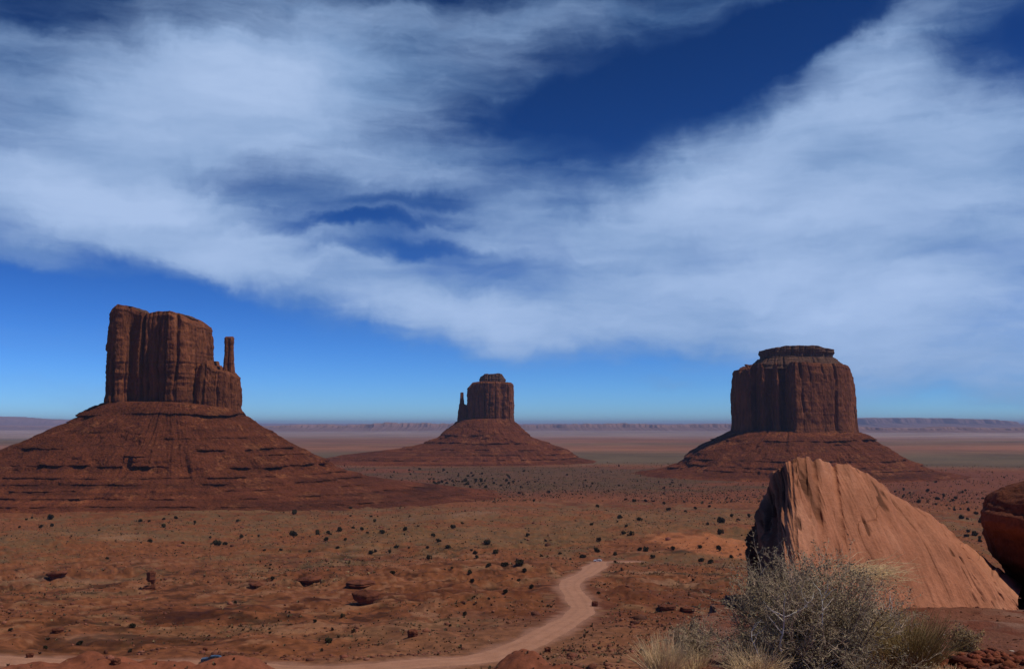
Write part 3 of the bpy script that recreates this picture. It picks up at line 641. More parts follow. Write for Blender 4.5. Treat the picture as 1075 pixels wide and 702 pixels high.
#@@PART2
# ------------------------------------------------------------------ foreground boulders
def resample(P, n):
    return catmull(P, n)
def boulder_big():
    def S(px, py, Y): return at(px, py, Y)
    F = [(783, 618, 15.9), (790, 622, 15.0), (800, 628, 14.0), (812, 634, 13.1), (826, 642, 12.45), (842, 646, 12.35), (862, 646, 12.5), (890, 645, 12.7), (920, 643, 12.9), (950, 641, 13.1), (980, 639, 13.3), (1010, 638, 13.5), (1035, 636, 13.7), (1055, 634, 13.9), (1070, 632, 14.2)]
    Cc = [(785, 590, 16.0), (791, 556, 15.9), (801, 528, 15.6), (808, 505, 15.2), (818, 491, 14.9), (830, 482, 14.8), (845, 480, 14.9), (868, 484, 15.0), (893, 488, 15.1), (918, 503, 15.1), (943, 523, 15.1), (975, 541, 15.0), (1004, 567, 14.9), (1037, 599, 14.7), (1068, 628, 14.5)]
    K = [(x + dx, 600, 16.6 + (i > 1) * 1.2) for i, (x, dx) in enumerate(zip([c_[0] for c_ in Cc], [2, 4, 8] + [10] * 12))]
    n, m = 900, 260
    f, c_, k = [resample([tuple(S(*p)) for p in q], n) for q in (F, Cc, K)]
    f[:, 2] -= .35; k[:, 2] = np.minimum(k[:, 2], f[:, 2]) - .2
    # little notches along the crest
    a = np.linspace(0, 1, n)
    c_[:, 2] += .022 * vn(a * 46, a * 0, seed=701) * (1 - sst(a, .45, .6)) + .02 * vn(a * 90, a * 0, seed=702)
    c_[:, 2] -= .05 * np.exp(-((a - .455) / .008) ** 2) + .07 * np.exp(-((a - .515) / .007) ** 2)
    v = np.linspace(0, 1, 170)[:, None, None]; vb = np.linspace(0, 1, 60)[1:, None, None]
    left = (1 - sst(a, .22, .36))[None, :, None]
    py = mix(v ** 1.15, v ** .9, left); pz = mix(1 - (1 - v) ** 1.22, v * 1.0, left)
    P1 = f[None] + (c_ - f)[None] * np.concatenate([py, py, pz], -1)
    P2 = c_[None] + (k - c_)[None] * np.concatenate([1 - (1 - vb) ** 1.6] * 2 + [vb ** 2.0], -1)
    P_ = np.concatenate([P1, P2], 0)
    du = np.gradient(P_, axis=1); dv = np.gradient(P_, axis=0)
    Nn = np.cross(du, dv); Nn /= np.linalg.norm(Nn, axis=2)[..., None] + 1e-9
    vv = np.concatenate([v[:, 0, 0], 1 + vb[:, 0, 0]])[:, None]; A = a[None] + 0 * vv
    # bedding follows the slope, drifting a little to the right as it runs down
    L0 = left[..., 0]
    sarc = np.cumsum(np.r_[0, np.linalg.norm(np.diff(.5 * (f + c_), axis=0), axis=1)])[None]
    q = sarc + 0 * vv + .80 * np.minimum(vv, 1) * (1 - L0 * .8) - .06 * np.sin(np.minimum(vv, 1) * 3)
    q = q + .10 * fbm(sarc * 1.2, vv * 1.6, seed=705, o=3)
    L = left[..., 0]; bed = 1 - sst(A, .40, .66)
    g1 = 1 - np.abs(vn(q * 2.3, vv * .55, seed=710)); g2 = 1 - np.abs(vn(q * 6.5, vv * 1.0, seed=711)); g3 = vn(q * 17, vv * 1.9, seed=712); g4 = vn(q * 36, vv * 3.5, seed=713)
    cut = sst(g1, .80, 1.0) * (.3 + .7 * sst(vn(q * 1.1, vv * 1.3, seed=714), -.3, .4)); cut2 = sst(g2, .86, 1.0) * sst(vn(q * 2.1, vv * 2.4, seed=715), -.05, .4)
    d = -.10 * cut * (.12 + .88 * bed) - .032 * cut2 * (.45 + .55 * bed) + .007 * g3 * (.5 + bed * .6) + .0045 * g4
    d = d + .05 * fbm(sarc * .9, vv * 1.5, seed=716, o=3)
    pit = sst(vn(q * 15, vv * 9, seed=718), .55, .8) * sst(vn(q * 2, vv * 2, seed=719), -.1, .4)
    d = d - .018 * pit
    ck = np.exp(-(np.abs(vn(q * 1.5 + .6 * vv, vv * 2.2 + fbm(q, vv, seed=751) * .6, seed=750)) / .012) ** 2) * sst(vn(q * .9, vv * 1.7, seed=752), .0, .3)
    d = d - .022 * ck + .012 * fbm(q * 7, vv * 5, seed=753, o=4)
    # fins and slabs of the shadowed end
    fin = (1 - np.abs(vn(q * 3.1, vv * .8 + 3, seed=720))) ** 3 * .24 + (1 - np.abs(vn(q * 8.0, vv * 1.4, seed=721))) ** 3 * .12 + .06 * np.floor(vn(q * 2.6, vv * 2.6, seed=722) * 3) / 3 + .05 * fbm(q * 6, vv * 7, seed=723)
    d = d * (1 - L) + L * (fin * .8 - .12) * sst(A, 0, .05)
    d = d * (1 - (.55 + .3 * L) * np.exp(-((vv - 1) / .10) ** 2)) * np.where(vv > 1, .5, 1)
    # fractured skirt at the foot of the right end
    P_ = P_ + Nn * -d[..., None] * (-1 if True else 1)
    V = P_.reshape(-1, 3); cen = V.mean(0); 
    org = np.array((cen[0], cen[1], V[:, 2].min()))
    tone = 1 + .06 * g3 + .05 * g4 + .10 * vn(q * 26, vv * 6, seed=742) * sst(vn(q * 3, vv * 3, seed=743), -.2, .4) + .09 * fbm(q * 1.6, vv * 1.1, seed=730, o=4) + .05 * vn(q * 60, vv * 30, seed=731)
    stain = np.clip(.38 * sst(vn(q * 3.3, vv * .9, seed=740) + .5 * vn(q * 11, vv * 1.6, seed=741), .15, .6) * (.15 + .85 * bed) + sst(g2, .88, 1) * sst(vn(q * 2.1, vv * 2.4, seed=715), -.05, .4) * .45 + cut * .28 * (.3 + .7 * bed) + pit * .6, 0, .65)
    pal = sst(fbm(sarc * 1.1, vv * 2.0, seed=733, o=4), .05, .5) * .22 + .35 * np.exp(-((vv - .03 - .02 * vn(sarc * 3, vv * 0, seed=734)) / .012) ** 2) * (A > .75)
    tone = tone * (1 - stain) * (1 - .35 * ck) * (1 + .16 * fbm(sarc * 4, vv * 7, seed=754, o=4))
    C = np.stack([tone * (1 + pal * .6), tone * (1 + pal), tone * (1 + pal * 1.25)], -1).reshape(-1, 3)
    mt = rock_mat('smooth boulder sandstone', (.47, .195, .105), (.41, .16, .083), scale=3.0, bump=.32, fine=.16)
    o = mesh('boulder', V - org, gridF(P_.shape[0], n), mt, col=np.clip(C, .2, 1.8), smooth=True); o.location = tuple(org)
    tag(o, 'huge pale orange sandstone boulder with a long smooth slope streaked by thin grooves', 'boulder')
boulder_big()

def boulder_round(name, c, rad, seed, mat, label, cat='boulder', group=None, under=.25, n=300, m=170, amp=.12, e=2.6, kind=None, flat=.2):
    th = np.linspace(0, 2 * np.pi, n, endpoint=False)[None]; ph = np.linspace(-np.pi / 2, np.pi / 2, m)[:, None]
    def se(x, k): return np.sign(x) * np.abs(x) ** (2 / k)
    x = se(np.cos(ph), e) * se(np.cos(th), e); y = se(np.cos(ph), e) * se(np.sin(th), e); z = se(np.sin(ph), e) + 0 * th
    k = 1 - under * sst(-z, -.3, 1.0)
    x, y = x * k, y * k
    fr = fbm(x * 1.5 + seed, y * 1.5, z * 1.5, seed=seed, o=5); st = vn(x * .7 + seed, y * .7, z * 5.5, seed=seed + 1); st2 = vn(x * 1.2, y * 1.2 + seed, z * 15, seed=seed + 2)
    blk = np.floor(vn(x * 2.2, y * 2.2, z * 2.2 + seed, seed=seed + 3) * 2.5) / 2.5
    d = 1 + amp * (fr * 1.1 + st * .45 + st2 * .12 + blk * .35) + .012 * fbm(x * 14, y * 14, z * 14, seed=seed + 4, o=3)
    x, y, z = x * d, y * d, z * (1 + (d - 1) * flat)
    V = np.stack([x * rad[0], y * rad[1], (z + 1) * rad[2]], -1).reshape(-1, 3)
    t = 1 + .18 * fr + .14 * st + .12 * st2 - .15 * (blk < -.3)
    t = t + .5 * sst(vn(x * 3, y * 3, z * 8, seed=seed + 5), .5, .8) * .3
    o = mesh(name, V, gridF(m, n, wrap=True), mat, col=np.clip(np.stack([t, t, t], -1), .3, 1.6).reshape(-1, 3), smooth=True); o.location = c
    if kind: tag(o, kind=kind)
    else: tag(o, label, cat, group)
    return o
DARKB = rock_mat('dark red boulder rock', (.20, .068, .036), (.145, .046, .025), scale=2.2, bump=.5, fine=.25)
pb = at(1158, 645, 15.9)
boulder_round('boulder', (pb.x, 15.9, pb.z - .12), (1.42, 1.6, 1.12), 810, DARKB, 'dark red round boulder cut off by the right edge of the photo', e=3.4, under=.18, amp=.13)

# ------------------------------------------------------------------ thin stems, twigs and blades
def stems_mesh(name, S, mat, parent=None, k=3, col=None):
    """S (n,8): start xyz, end xyz, r0, r1"""
    S = np.asarray(S, float); a, b = S[:, :3], S[:, 3:6]; d = b - a; d /= np.linalg.norm(d, axis=1)[:, None] + 1e-9
    ref = np.where(np.abs(d[:, 2:3]) > .9, [[1., 0, 0]], [[0, 0, 1.]]); u = np.cross(d, ref); u /= np.linalg.norm(u, axis=1)[:, None]; w_ = np.cross(d, u)
    V = []
    for p, r in ((a, S[:, 6]), (b, S[:, 7])):
        for i in range(k):
            t = 2 * math.pi * i / k; V.append(p + (u * math.cos(t) + w_ * math.sin(t)) * r[:, None])
    V = np.stack(V, 1).reshape(-1, 3); n = len(S); base = (np.arange(n) * 2 * k)[:, None]
    F = np.concatenate([base + np.array([[i, (i + 1) % k, k + (i + 1) % k, k + i]]) for i in range(k)], 0)
    c = None if col is None else np.repeat(col, 2 * k, axis=0)
    return mesh(name, V, F, mat, parent, col=c)
def walk(p, d, L, n, r, wob, up, out, bends=None):
    """a crooked twig; returns its joints"""
    pts = [p.copy()]; q = p.copy(); dd = d / np.linalg.norm(d)
    for i in range(n):
        dd = dd + rng.normal(0, wob, 3); dd[2] += up; dd /= np.linalg.norm(dd)
        q2 = q + dd * L / n; r0 = r * (1 - .75 * i / n); r1 = r * (1 - .75 * (i + 1) / n)
        out.append((*q, *q2, r0, r1)); q = q2; pts.append(q.copy())
    return pts, dd
def leaves_mesh(name, P, size, mat, parent, col=None, elong=2.2):
    n = len(P); a = rng.normal(0, 1, (n, 3)); a /= np.linalg.norm(a, axis=1)[:, None]; b = rng.normal(0, 1, (n, 3)); b -= a * (a * b).sum(1)[:, None]; b /= np.linalg.norm(b, axis=1)[:, None]
    s = size * rng.uniform(.6, 1.4, n)[:, None]
    V = np.stack([P - a * s * elong, P + b * s, P + a * s * elong, P - b * s], 1).reshape(-1, 3)
    F = np.arange(4 * n).reshape(-1, 4)
    return mesh(name, V, F, mat, parent, col=None if col is None else np.repeat(col, 4, axis=0))
def veg_mat(name, col, var=.3):
    m = bpy.data.materials.new(name); m.use_nodes = True; w = NT(m.node_tree)
    b = w.n['Principled BSDF']; b.inputs['Roughness'].default_value = .8; b.inputs['Specular IOR Level'].default_value = .15
    a = w.node('ShaderNodeAttribute', None, attribute_name='tint').outputs['Color']
    tc = w.node('ShaderNodeTexCoord').outputs['Object']; n = w.noise(tc, 9.0, 4, .6)
    f = w.mapr(n, .3, .7, 1 - var, 1 + var, 'LINEAR'); fc = w.node('ShaderNodeCombineXYZ', {0: f, 1: f, 2: f}).outputs[0]
    c = w.mixc(1.0, w.mixc(1.0, (*col, 1), fc, 'MULTIPLY'), a, 'MULTIPLY'); w.l.new(c, b.inputs['Base Color']); return m
def tints(n, s=.3): 
    t = 1 + rng.uniform(-s, s, n); return np.stack([t, t * (1 + rng.uniform(-.06, .06, n)), t], 1)
M_BARK = veg_mat('weathered bark', (.20, .135, .095)); M_TWIG = veg_mat('grey twigs', (.50, .385, .26)); M_DEAD = veg_mat('bleached dead wood', (.62, .56, .47), .12)
M_LEAF = veg_mat('dusty leaves', (.29, .235, .14)); M_STRAW = veg_mat('straw', (.78, .56, .31)); M_GREEN = veg_mat('green stems', (.33, .225, .09)); M_RUST = veg_mat('rusty dry stems', (.34, .18, .085))

def ground_at(x, y): return float(H(np.array([x]), np.array([y]))[0])
def bush(name, px, Y, W, Hh, nst, label, leaf_n, lean=(0, 0), twig_mat=None, seed=1, dead=(), dens=1.0, leafcol=None, cat='bush', group=None):
    global rng
    rng = np.random.default_rng(seed)
    base = at(px, 500, Y); gz = ground_at(base.x, Y); root = empty(name, (base.x, Y, gz - .03))
    tag(root, label, cat, group)
    stems, twigs, tips = [], [], []
    for i in range(nst):
        az_ = rng.uniform(0, 2 * np.pi); el_ = rng.uniform(.12, 1.45) ** 1.0
        d = np.array((math.cos(az_) * math.cos(el_), math.sin(az_) * math.cos(el_), math.sin(el_))) + np.array((lean[0], lean[1], 0))
        L = 1 / math.sqrt((math.cos(el_) / (W * .5)) ** 2 + (math.sin(el_) / Hh) ** 2) * rng.uniform(.72, 1.04)
        p = np.array((rng.normal(0, W * .07), rng.normal(0, W * .07), 0))
        pts, _ = walk(p, d, L * .82, 9, .007 * rng.uniform(.5, 1.3), .16, .01, stems)
        for j in range(2, len(pts)):
            for _k in range(int(rng.integers(1, 4) * dens + .5)):
                dd = pts[j] - pts[j - 1]; dd = dd / np.linalg.norm(dd) + rng.normal(0, .55, 3) + np.array((0, 0, .15))
                tp, _ = walk(pts[j], dd, L * rng.uniform(.14, .32), 4, .0028, .28, .02, twigs)
                for q in range(1, len(tp)):
                    for _m in range(int(rng.integers(1, 4))):
                        d3 = tp[q] - tp[q - 1]; d3 = d3 / (np.linalg.norm(d3) + 1e-9) + rng.normal(0, .6, 3)
                        t3, _ = walk(tp[q], d3, rng.uniform(.03, .09), 2, .0016, .3, .02, twigs); tips.append(t3[-1]); tips.append(t3[1])
    S = np.array(stems); T = np.array(twigs)
    stems_mesh('stem', S, M_BARK, root, 4, tints(len(S)))
    hz = T[:, 2] / Hh
    tt = tints(len(T), .38)
    stems_mesh('twigs', T, twig_mat or M_TWIG, root, 3, tt)['kind'] = 'stuff'
    tips = np.array(tips)
    if leaf_n:
        idx = rng.integers(0, len(tips), leaf_n); Pp = tips[idx] + rng.normal(0, .012, (leaf_n, 3))
        o = leaves_mesh('foliage', Pp, .0042, leafcol or M_LEAF, root, tints(leaf_n, .4)); o['kind'] = 'stuff'
    for (dx, dz, ang, L, r) in dead:
        ds = []; p = np.array((dx, -W * .36, dz)); d = np.array((math.cos(ang), -.15, math.sin(ang)))
        pts, _ = walk(p, d, L, 10, r, .26, .0, ds)
        for j in (3, 5, 6):
            walk(pts[j], np.array((rng.normal(0, .8), rng.normal(0, .3), .6)), L * .4, 4, r * .55, .2, .02, ds)
        stems_mesh('dead_branch', np.array(ds), M_DEAD, root, 5, tints(len(ds), .12))
    return root
bush('bush', 840, 7.35, 1.36, 1.06, 215, 'big tangled grey twiggy bush in front of the huge smooth boulder', 46000, seed=5,
     dead=((-.30, .34, 1.75, .42, .0065), (-.27, .56, .1, .32, .005), (-.02, .5, 1.5, .34, .0055), (-.18, .15, .7, .35, .004), (-.45, .3, 2.2, .3, .004)))
bush('bush', 908, 8.0, .66, .62, 48, 'darker bush with olive leaves between the big grey bush and the green stemmed shrub', 9000, seed=9, lean=(-.05, 0),
     dead=((-.1, .42, .3, .3, .005), (.0, .3, .9, .35, .005)))
bush('bush', 724, 8.2, .62, .36, 26, 'low thin pinkish grey bush at the rim left of the big grey bush', 1500, seed=13, dens=.6)
bush('bush', 1003, 8.6, .34, .26, 14, 'small wispy olive bush right of the green stemmed shrub', 2500, seed=17, dens=.6, leafcol=M_GREEN)

def tuft(name, px, Y, W, Hh, n, mat, label, cat, seed, lean=(0, 0), spread=.6, dx=0.0, r=.0022, parts='blades', z0=0.0, wob=.10, group=None):
    global rng
    rng = np.random.default_rng(seed)
    base = at(px, 500, Y); gz = ground_at(base.x, Y); S = []
    for i in range(n):
        a = rng.uniform(0, 2 * np.pi); q = math.sqrt(rng.uniform(0, 1)); p = np.array((math.cos(a) * q * W * .28, math.sin(a) * q * W * .28, 0))
        d = np.array((math.cos(a) * q * spread + lean[0], math.sin(a) * q * spread + lean[1], 1.0)) + rng.normal(0, .12, 3)
        walk(p, d, Hh * rng.uniform(.55, 1.1), 5, r * rng.uniform(.6, 1.2), wob, -.03, S)
    root = empty(name, (base.x, Y, gz - .02 + z0)); tag(root, label, cat, group)
    stems_mesh(parts, np.array(S), mat, root, 3, tints(len(S), .35))['kind'] = 'stuff'
    return root
tuft('shrub', 947, 7.45, .50, .46, 1500, M_GREEN, 'bushy green and yellow shrub of thin upright stems beside the big grey bush', 'shrub', 21, lean=(-.12, 0), spread=.75, r=.0026)
tuft('dry_shrub', 932, 7.3, .42, .26, 900, M_RUST, 'low rusty orange dry shrub between the grey bush and the green stemmed shrub', 'shrub', 22, spread=1.0)
tuft('grass_tuft', 693, 6.95, .26, .30, 520, M_STRAW, 'pale straw grass tuft at the bottom edge left of the low pinkish bush', 'grass tuft', 23, spread=.5, r=.002)
tuft('grass_tuft', 788, 6.75, .34, .24, 500, M_STRAW, 'straw grass clump at the foot of the big grey bush, low at its left', 'grass tuft', 24, spread=1.1, r=.002, wob=.2)
tuft('grass_tuft', 726, 7.25, .30, .20, 200, M_STRAW, 'sparse short straw grass in front of the low pinkish bush', 'grass tuft', 25, spread=.7, r=.0016)
tuft('grass_tuft', 985, 7.0, .34, .10, 260, M_STRAW, 'very short trampled straw grass below the green stemmed shrub', 'grass tuft', 26, spread=1.6, r=.0018)
tuft('grass_tuft', 905, 7.1, .40, .16, 420, M_STRAW, 'short dry grass at the bottom edge below the rusty shrub', 'grass tuft', 29, spread=1.2, r=.0018)
def straw_top():
    global rng
    rng = np.random.default_rng(27); S = []
    for i in range(330):
        p = np.array((rng.normal(0, .12), rng.normal(0, .08), rng.normal(0, .035)))
        walk(p, np.array((1.0, rng.normal(0, .3), rng.normal(.12, .22))), rng.uniform(.1, .3), 4, .0022, .12, -.04, S)
    b = at(903, 603, 7.75); o = stems_mesh('dry_grass', np.array(S), M_STRAW, None, 3, tints(len(S), .3)); o.location = b
    tag(o, 'matted bundle of dry straw caught on top of the darker grey bush', 'dry grass')
straw_top()

# pale stones on the rim
M_PALE = rock_mat('pale stone', (.62, .52, .42), (.5, .40, .32), scale=8, bump=.4, fine=.15)
M_RUB = rock_mat('rubble rock', (.26, .10, .058), (.19, .068, .038), scale=.4, bump=.5, fine=.3)
for i, (px, py, r, lab) in enumerate(((985, 691, .035, 'flat white stone, largest of the stones below the green stemmed shrub'), (1003, 682, .022, 'upright white stone right of the green stemmed shrub'),
                                (991, 666, .016, 'small white stone beside the right foot of the green stemmed shrub'), (1062, 683, .013, 'tiny white stone alone on red soil near the right edge'),
                                (972, 699, .022, 'pale stone at the bottom edge below the green stemmed shrub'))):
    q = ground_hit(px, py, t0=4, t1=30); 
    boulder_round('stone', (q[0], q[1], q[2] - r * .5), (r * (1.6 if i != 1 else .8), r, r * (.5 if i != 1 else 1)), 900 + i * 7, M_PALE, lab, 'stone', n=26, m=14, amp=.2)

def ico(sub=1):
    import bmesh
    bm = bmesh.new(); bmesh.ops.create_icosphere(bm, subdivisions=sub, radius=1); V = np.array([v.co[:] for v in bm.verts]); F = np.array([[v.index for v in f.verts] for f in bm.faces]); bm.free(); return V, F
def scatter_rocks(name, P, size, mat, seed, flat=.6, sub=1, cv=.35):
    r_ = np.random.default_rng(seed); V0, F0 = ico(sub); n = len(P)
    s = size[:, None] * np.stack([r_.uniform(.7, 1.5, n), r_.uniform(.7, 1.3, n), r_.uniform(.4, .9, n) * flat / .6], 1)
    a = r_.uniform(0, 2 * np.pi, n); ca, sa = np.cos(a), np.sin(a)
    J = 1 + r_.uniform(-.28, .28, (n, len(V0), 1)); v = V0[None] * J * s[:, None, :]
    x = v[..., 0] * ca[:, None] - v[..., 1] * sa[:, None]; y = v[..., 0] * sa[:, None] + v[..., 1] * ca[:, None]
    v = np.stack([x, y, v[..., 2]], -1) + P[:, None, :]
    F = (F0[None] + (np.arange(n) * len(V0))[:, None, None]).reshape(-1, 3)
    t = 1 + r_.uniform(-cv, cv, n); c = np.stack([t, t * (1 + r_.uniform(-.05, .12, n)), t * (1 + r_.uniform(-.05, .15, n))], 1)
    o = mesh(name, v.reshape(-1, 3), F, mat, col=np.repeat(c, len(V0), axis=0)); return o

def rim_gravel():
    r_ = np.random.default_rng(40); n = 5200
    x = r_.uniform(.9, 8.5, n); y = r_.uniform(6.2, 17, n); sz = np.exp(r_.normal(-4.7, .55, n)); keep = (shelf_d(x, y) < -.1) & (fbm(x * 1.2, y * 1.2, seed=44) + .5 * vn(x * 4, y * 4, seed=45) > -.15)
    x, y, sz = x[keep], y[keep], sz[keep]; z = H(x, y) + sz * .1
    tag(scatter_rocks('gravel', np.stack([x, y, z], 1), sz, M_RUB, 41), kind='stuff')
    # crumbly red clods in front of the right part of the big boulder
    n = 900; x = r_.normal(3.75, .42, n); y = 7.55 + (x - 3.7) * .4 + r_.normal(0, .28, n); sz = np.exp(r_.normal(-4.0, .45, n)); z = H(x, y) + sz * .15
    M = rock_mat('red clods', (.23, .065, .032), (.18, .05, .026), scale=6, bump=.5)
    tag(scatter_rocks('soil_clods', np.stack([x, y, z], 1), sz, M, 42), kind='stuff')
rim_gravel()

# ------------------------------------------------------------------ rubble and scrub on the slopes
def field_points(n, r0, r1, seed, f, halfang=31, power=1.0):
    r_ = np.random.default_rng(seed); a = r_.uniform(-R(halfang), R(halfang), n); u = r_.uniform(0, 1, n) ** power
    r = 1 / (1 / r0 + (1 / r1 - 1 / r0) * u); x, y = r * np.sin(a), r * np.cos(a)
    k = r_.uniform(0, 1, n) < f(x, y, r); x, y, r = x[k], y[k], r[k]
    d = np.full(x.shape, 99.); m = (y > 120) & (y < 720) & (np.abs(x) < 260); d[m], _ = seg_dist(x[m], y[m], road_pts)
    k = d > 8.5; return x[k], y[k], r[k], r_
def rubble():
    x, y, r, r_ = field_points(46000, 170, 1000, 50, lambda x, y, r: np.clip(sst(fbm(x / 60, y / 60, seed=51) + .5 * fbm(x / 12, y / 12, seed=52), -.05, .45), .03, 1))
    sz = np.exp(r_.normal(-1.5, .6, len(x))) * (0.75 + r / 900)
    z = H(x, y) + sz * .15
    tag(scatter_rocks('rubble', np.stack([x, y, z], 1), sz, M_RUB, 53, cv=.5), kind='stuff')
    x, y, r, r_ = field_points(9000, 175, 800, 54, lambda x, y, r: sst(fbm(x / 45, y / 45, seed=55) + .4 * fbm(x / 12, y / 12, seed=52), .1, .5))
    sz = np.exp(r_.normal(-1.7, .4, len(x))) * (0.75 + r / 900)
    Mp = rock_mat('pale rubble rock', (.40, .22, .13), (.34, .17, .10), scale=.4, bump=.4)
    tag(scatter_rocks('rubble', np.stack([x, y, H(x, y) + sz * .15], 1), sz, Mp, 56, flat=.35), kind='stuff')
rubble()
M_SAGE = veg_mat('sage scrub', (.12, .082, .042)); M_GRASSY = veg_mat('dry bunch grass', (.24, .165, .082)); M_JUN = veg_mat('juniper green', (.045, .038, .020), .45)
def tufts(name, P, size, mat, seed, k=6, cv=.4):
    r_ = np.random.default_rng(seed); n = len(P); a = r_.uniform(0, 2 * np.pi, (n, k)); out = r_.uniform(.15, .6, (n, k)); w_ = r_.uniform(.22, .42, (n, k)); h = r_.uniform(.5, 1.1, (n, k))
    s = size[:, None]; cx = np.cos(a) * out * s; cy = np.sin(a) * out * s; tx, ty = -np.sin(a) * w_ * s, np.cos(a) * w_ * s
    z0 = np.zeros_like(cx) - .1 * s
    Q = np.stack([np.stack([cx * .5 - tx, cy * .5 - ty, z0], -1), np.stack([cx * .5 + tx, cy * .5 + ty, z0], -1), np.stack([cx * 1.5 + tx * .8, cy * 1.5 + ty * .8, h * s * .8], -1), np.stack([cx * 1.5 - tx * .8, cy * 1.5 - ty * .8, h * s], -1)], 2)
    Q = Q + P[:, None, None, :]; V = Q.reshape(-1, 3); t = 1 + r_.uniform(-cv, cv, n); c = np.repeat(np.stack([t, t, t], 1), 4 * k, axis=0)
    return mesh(name, V, np.arange(len(V)).reshape(-1, 4), mat, col=c)
def scrub():
    def dens(x, y, r):
        n = fbm(x / 80, y / 80, seed=61) * .7 + .4 * fbm(x / 26, y / 26, seed=62) + .25 * fbm(x / 8, y / 8, seed=65)
        return np.clip(.06 + sst(n + .5 * np.exp(-((r - 900) / 350) ** 2), -.05, .6), 0, 1) * (.35 + .65 * sst(r, 330, 520)) * (1 - .85 * (np.hypot((x - 138) / 50, (y - 715) / 65) < 1))
    x, y, r, r_ = field_points(95000, 180, 1900, 60, dens, power=.85)
    n = len(x); s = np.exp(r_.normal(-1.25, .38, n)) * (.8 + r / 900)
    z = H(x, y); u = r_.uniform(0, 1, n)
    for nm, M, sel, sd in (('scrub', M_SAGE, u < .55, 63), ('bunch_grass', M_GRASSY, u >= .55, 64)):
        tag(tufts(nm, np.stack([x[sel], y[sel], z[sel]], 1), s[sel], M, sd), kind='stuff')
    x, y, r, r_ = field_points(26000, 1300, 2700, 66, lambda x, y, r: sst(fbm(x / 120, y / 120, seed=67) + .4, -.2, .4) * (np.hypot(x + 482, y - 1420) > 330) * (np.hypot(x - 577, y - 2050) > 300))
    s = np.exp(r_.normal(-.1, .45, len(x)))
    tag(tufts('scrub', np.stack([x, y, H(x, y)], 1), s, M_SAGE, 68, k=4), kind='stuff')
scrub()

def juniper_mesh(seed):
    r_ = np.random.default_rng(seed); n = 520; P_ = []
    lobes = [(r_.normal(0, .35), r_.normal(0, .35), r_.uniform(.35, .75), r_.uniform(.3, .5)) for _ in range(7)]
    for i in range(n):
        l = lobes[r_.integers(0, 7)]; d = r_.normal(0, 1, 3); d /= np.linalg.norm(d); q = r_.uniform(.4, 1) ** .5
        P_.append((l[0] + d[0] * l[3] * q, l[1] + d[1] * l[3] * q, max(.04, l[2] + d[2] * l[3] * .85 * q)))
    P_ = np.array(P_); a = r_.normal(0, 1, (n, 3)); a /= np.linalg.norm(a, axis=1)[:, None]; b = np.cross(a, r_.normal(0, 1, (n, 3))); b /= np.linalg.norm(b, axis=1)[:, None]; s = r_.uniform(.08, .17, n)[:, None]
    V = np.stack([P_ - a * s, P_ + b * s, P_ + a * s, P_ - b * s], 1).reshape(-1, 3)
    t = np.repeat(1 + r_.uniform(-.4, .6, n), 4); return V, np.arange(4 * n).reshape(-1, 4), np.stack([t, t, t * .9], 1)
protos = []
for i in range(5):
    V, F, c = juniper_mesh(70 + i); o = mesh('juniper', V, F, M_JUN, col=c); protos.append(o.data); bpy.data.objects.remove(o)
def place_junipers(pts, group, label, sz=None, jit=.3):
    for (px, py, s) in pts:
        q = ground_hit(px, py + s * .45); 
        if q[1] > 5500: continue
        d, _ = seg_dist(np.array([q[0]]), np.array([q[1]]), road_pts)
        if d[0] < 8.5: q[0] += 12
        o = bpy.data.objects.new('juniper', protos[random.randrange(5)]); COL.objects.link(o)
        k = s * .5 * q[1] / FPX
        k *= random.choice((.7, .85, 1, 1, 1.15)); o.location = (q[0], q[1], ground_at(q[0], q[1]) - .1 * k); o.rotation_euler = (0, 0, random.uniform(0, 6.28)); o.scale = (k * random.uniform(.9, 1.2), k * random.uniform(.9, 1.2), k * random.uniform(1.15, 1.6))
        tag(o, label, 'shrub', group)
z7 = [(92,180),(92,252,7),(168,245,7),(245,235,7),(197,270),(236,295),(317,235),(346,190),(358,207),(385,243,6),(408,308,6),(362,305,6),(345,310,6),(432,292),(472,296,4),(457,236),(533,293,6),(553,256,6),(571,272,6),(602,291,8),(537,331,7),(617,227,6),(650,213,5),(697,322,9),(690,308,9),(679,302,6),(732,276,9),(760,310,8),(735,353,7),(790,351,8),(838,344,9),(614,361,5),(676,376,6),(865,253,5),(416,376,6),(683,405,6),(795,440,5),(608,552,6),(657,517,5),(690,458,4),(210,605,7),(160,537,6),(250,522,6),(205,248),(335,246),(286,228),(143,307),(260,270,4),(278,165,4),(20,400,4),(12,352,4),(836,405,4),(857,372,5),(290,570,5)]
z8 = [(128,140,5),(178,112,5),(340,158,6),(415,192,7),(320,216,6),(107,254,5),(168,272,4),(345,269,7),(425,245,6),(451,245,9),(434,224,4),(338,303,8),(288,322,8),(215,312,8),(251,332,5),(80,345,8),(31,352,8),(4,312,7),(400,316,6),(478,297,9),(500,300,8),(522,324,7),(590,298,6),(678,294,5),(743,299,8),(683,332,10),(713,342,7),(746,243,9),(748,205,9),(707,216,6),(785,190,6),(806,200,7),(842,188,8),(785,322,8),(478,200,6),(711,157,6),(575,168,6),(331,342,5),(344,443,7),(35,440,6),(122,425,6),(155,324,4),(430,135,5),(460,140,6),(500,140,5),(405,210,4),(440,255,4),(560,150,4),(630,175,4),(665,165,4)]
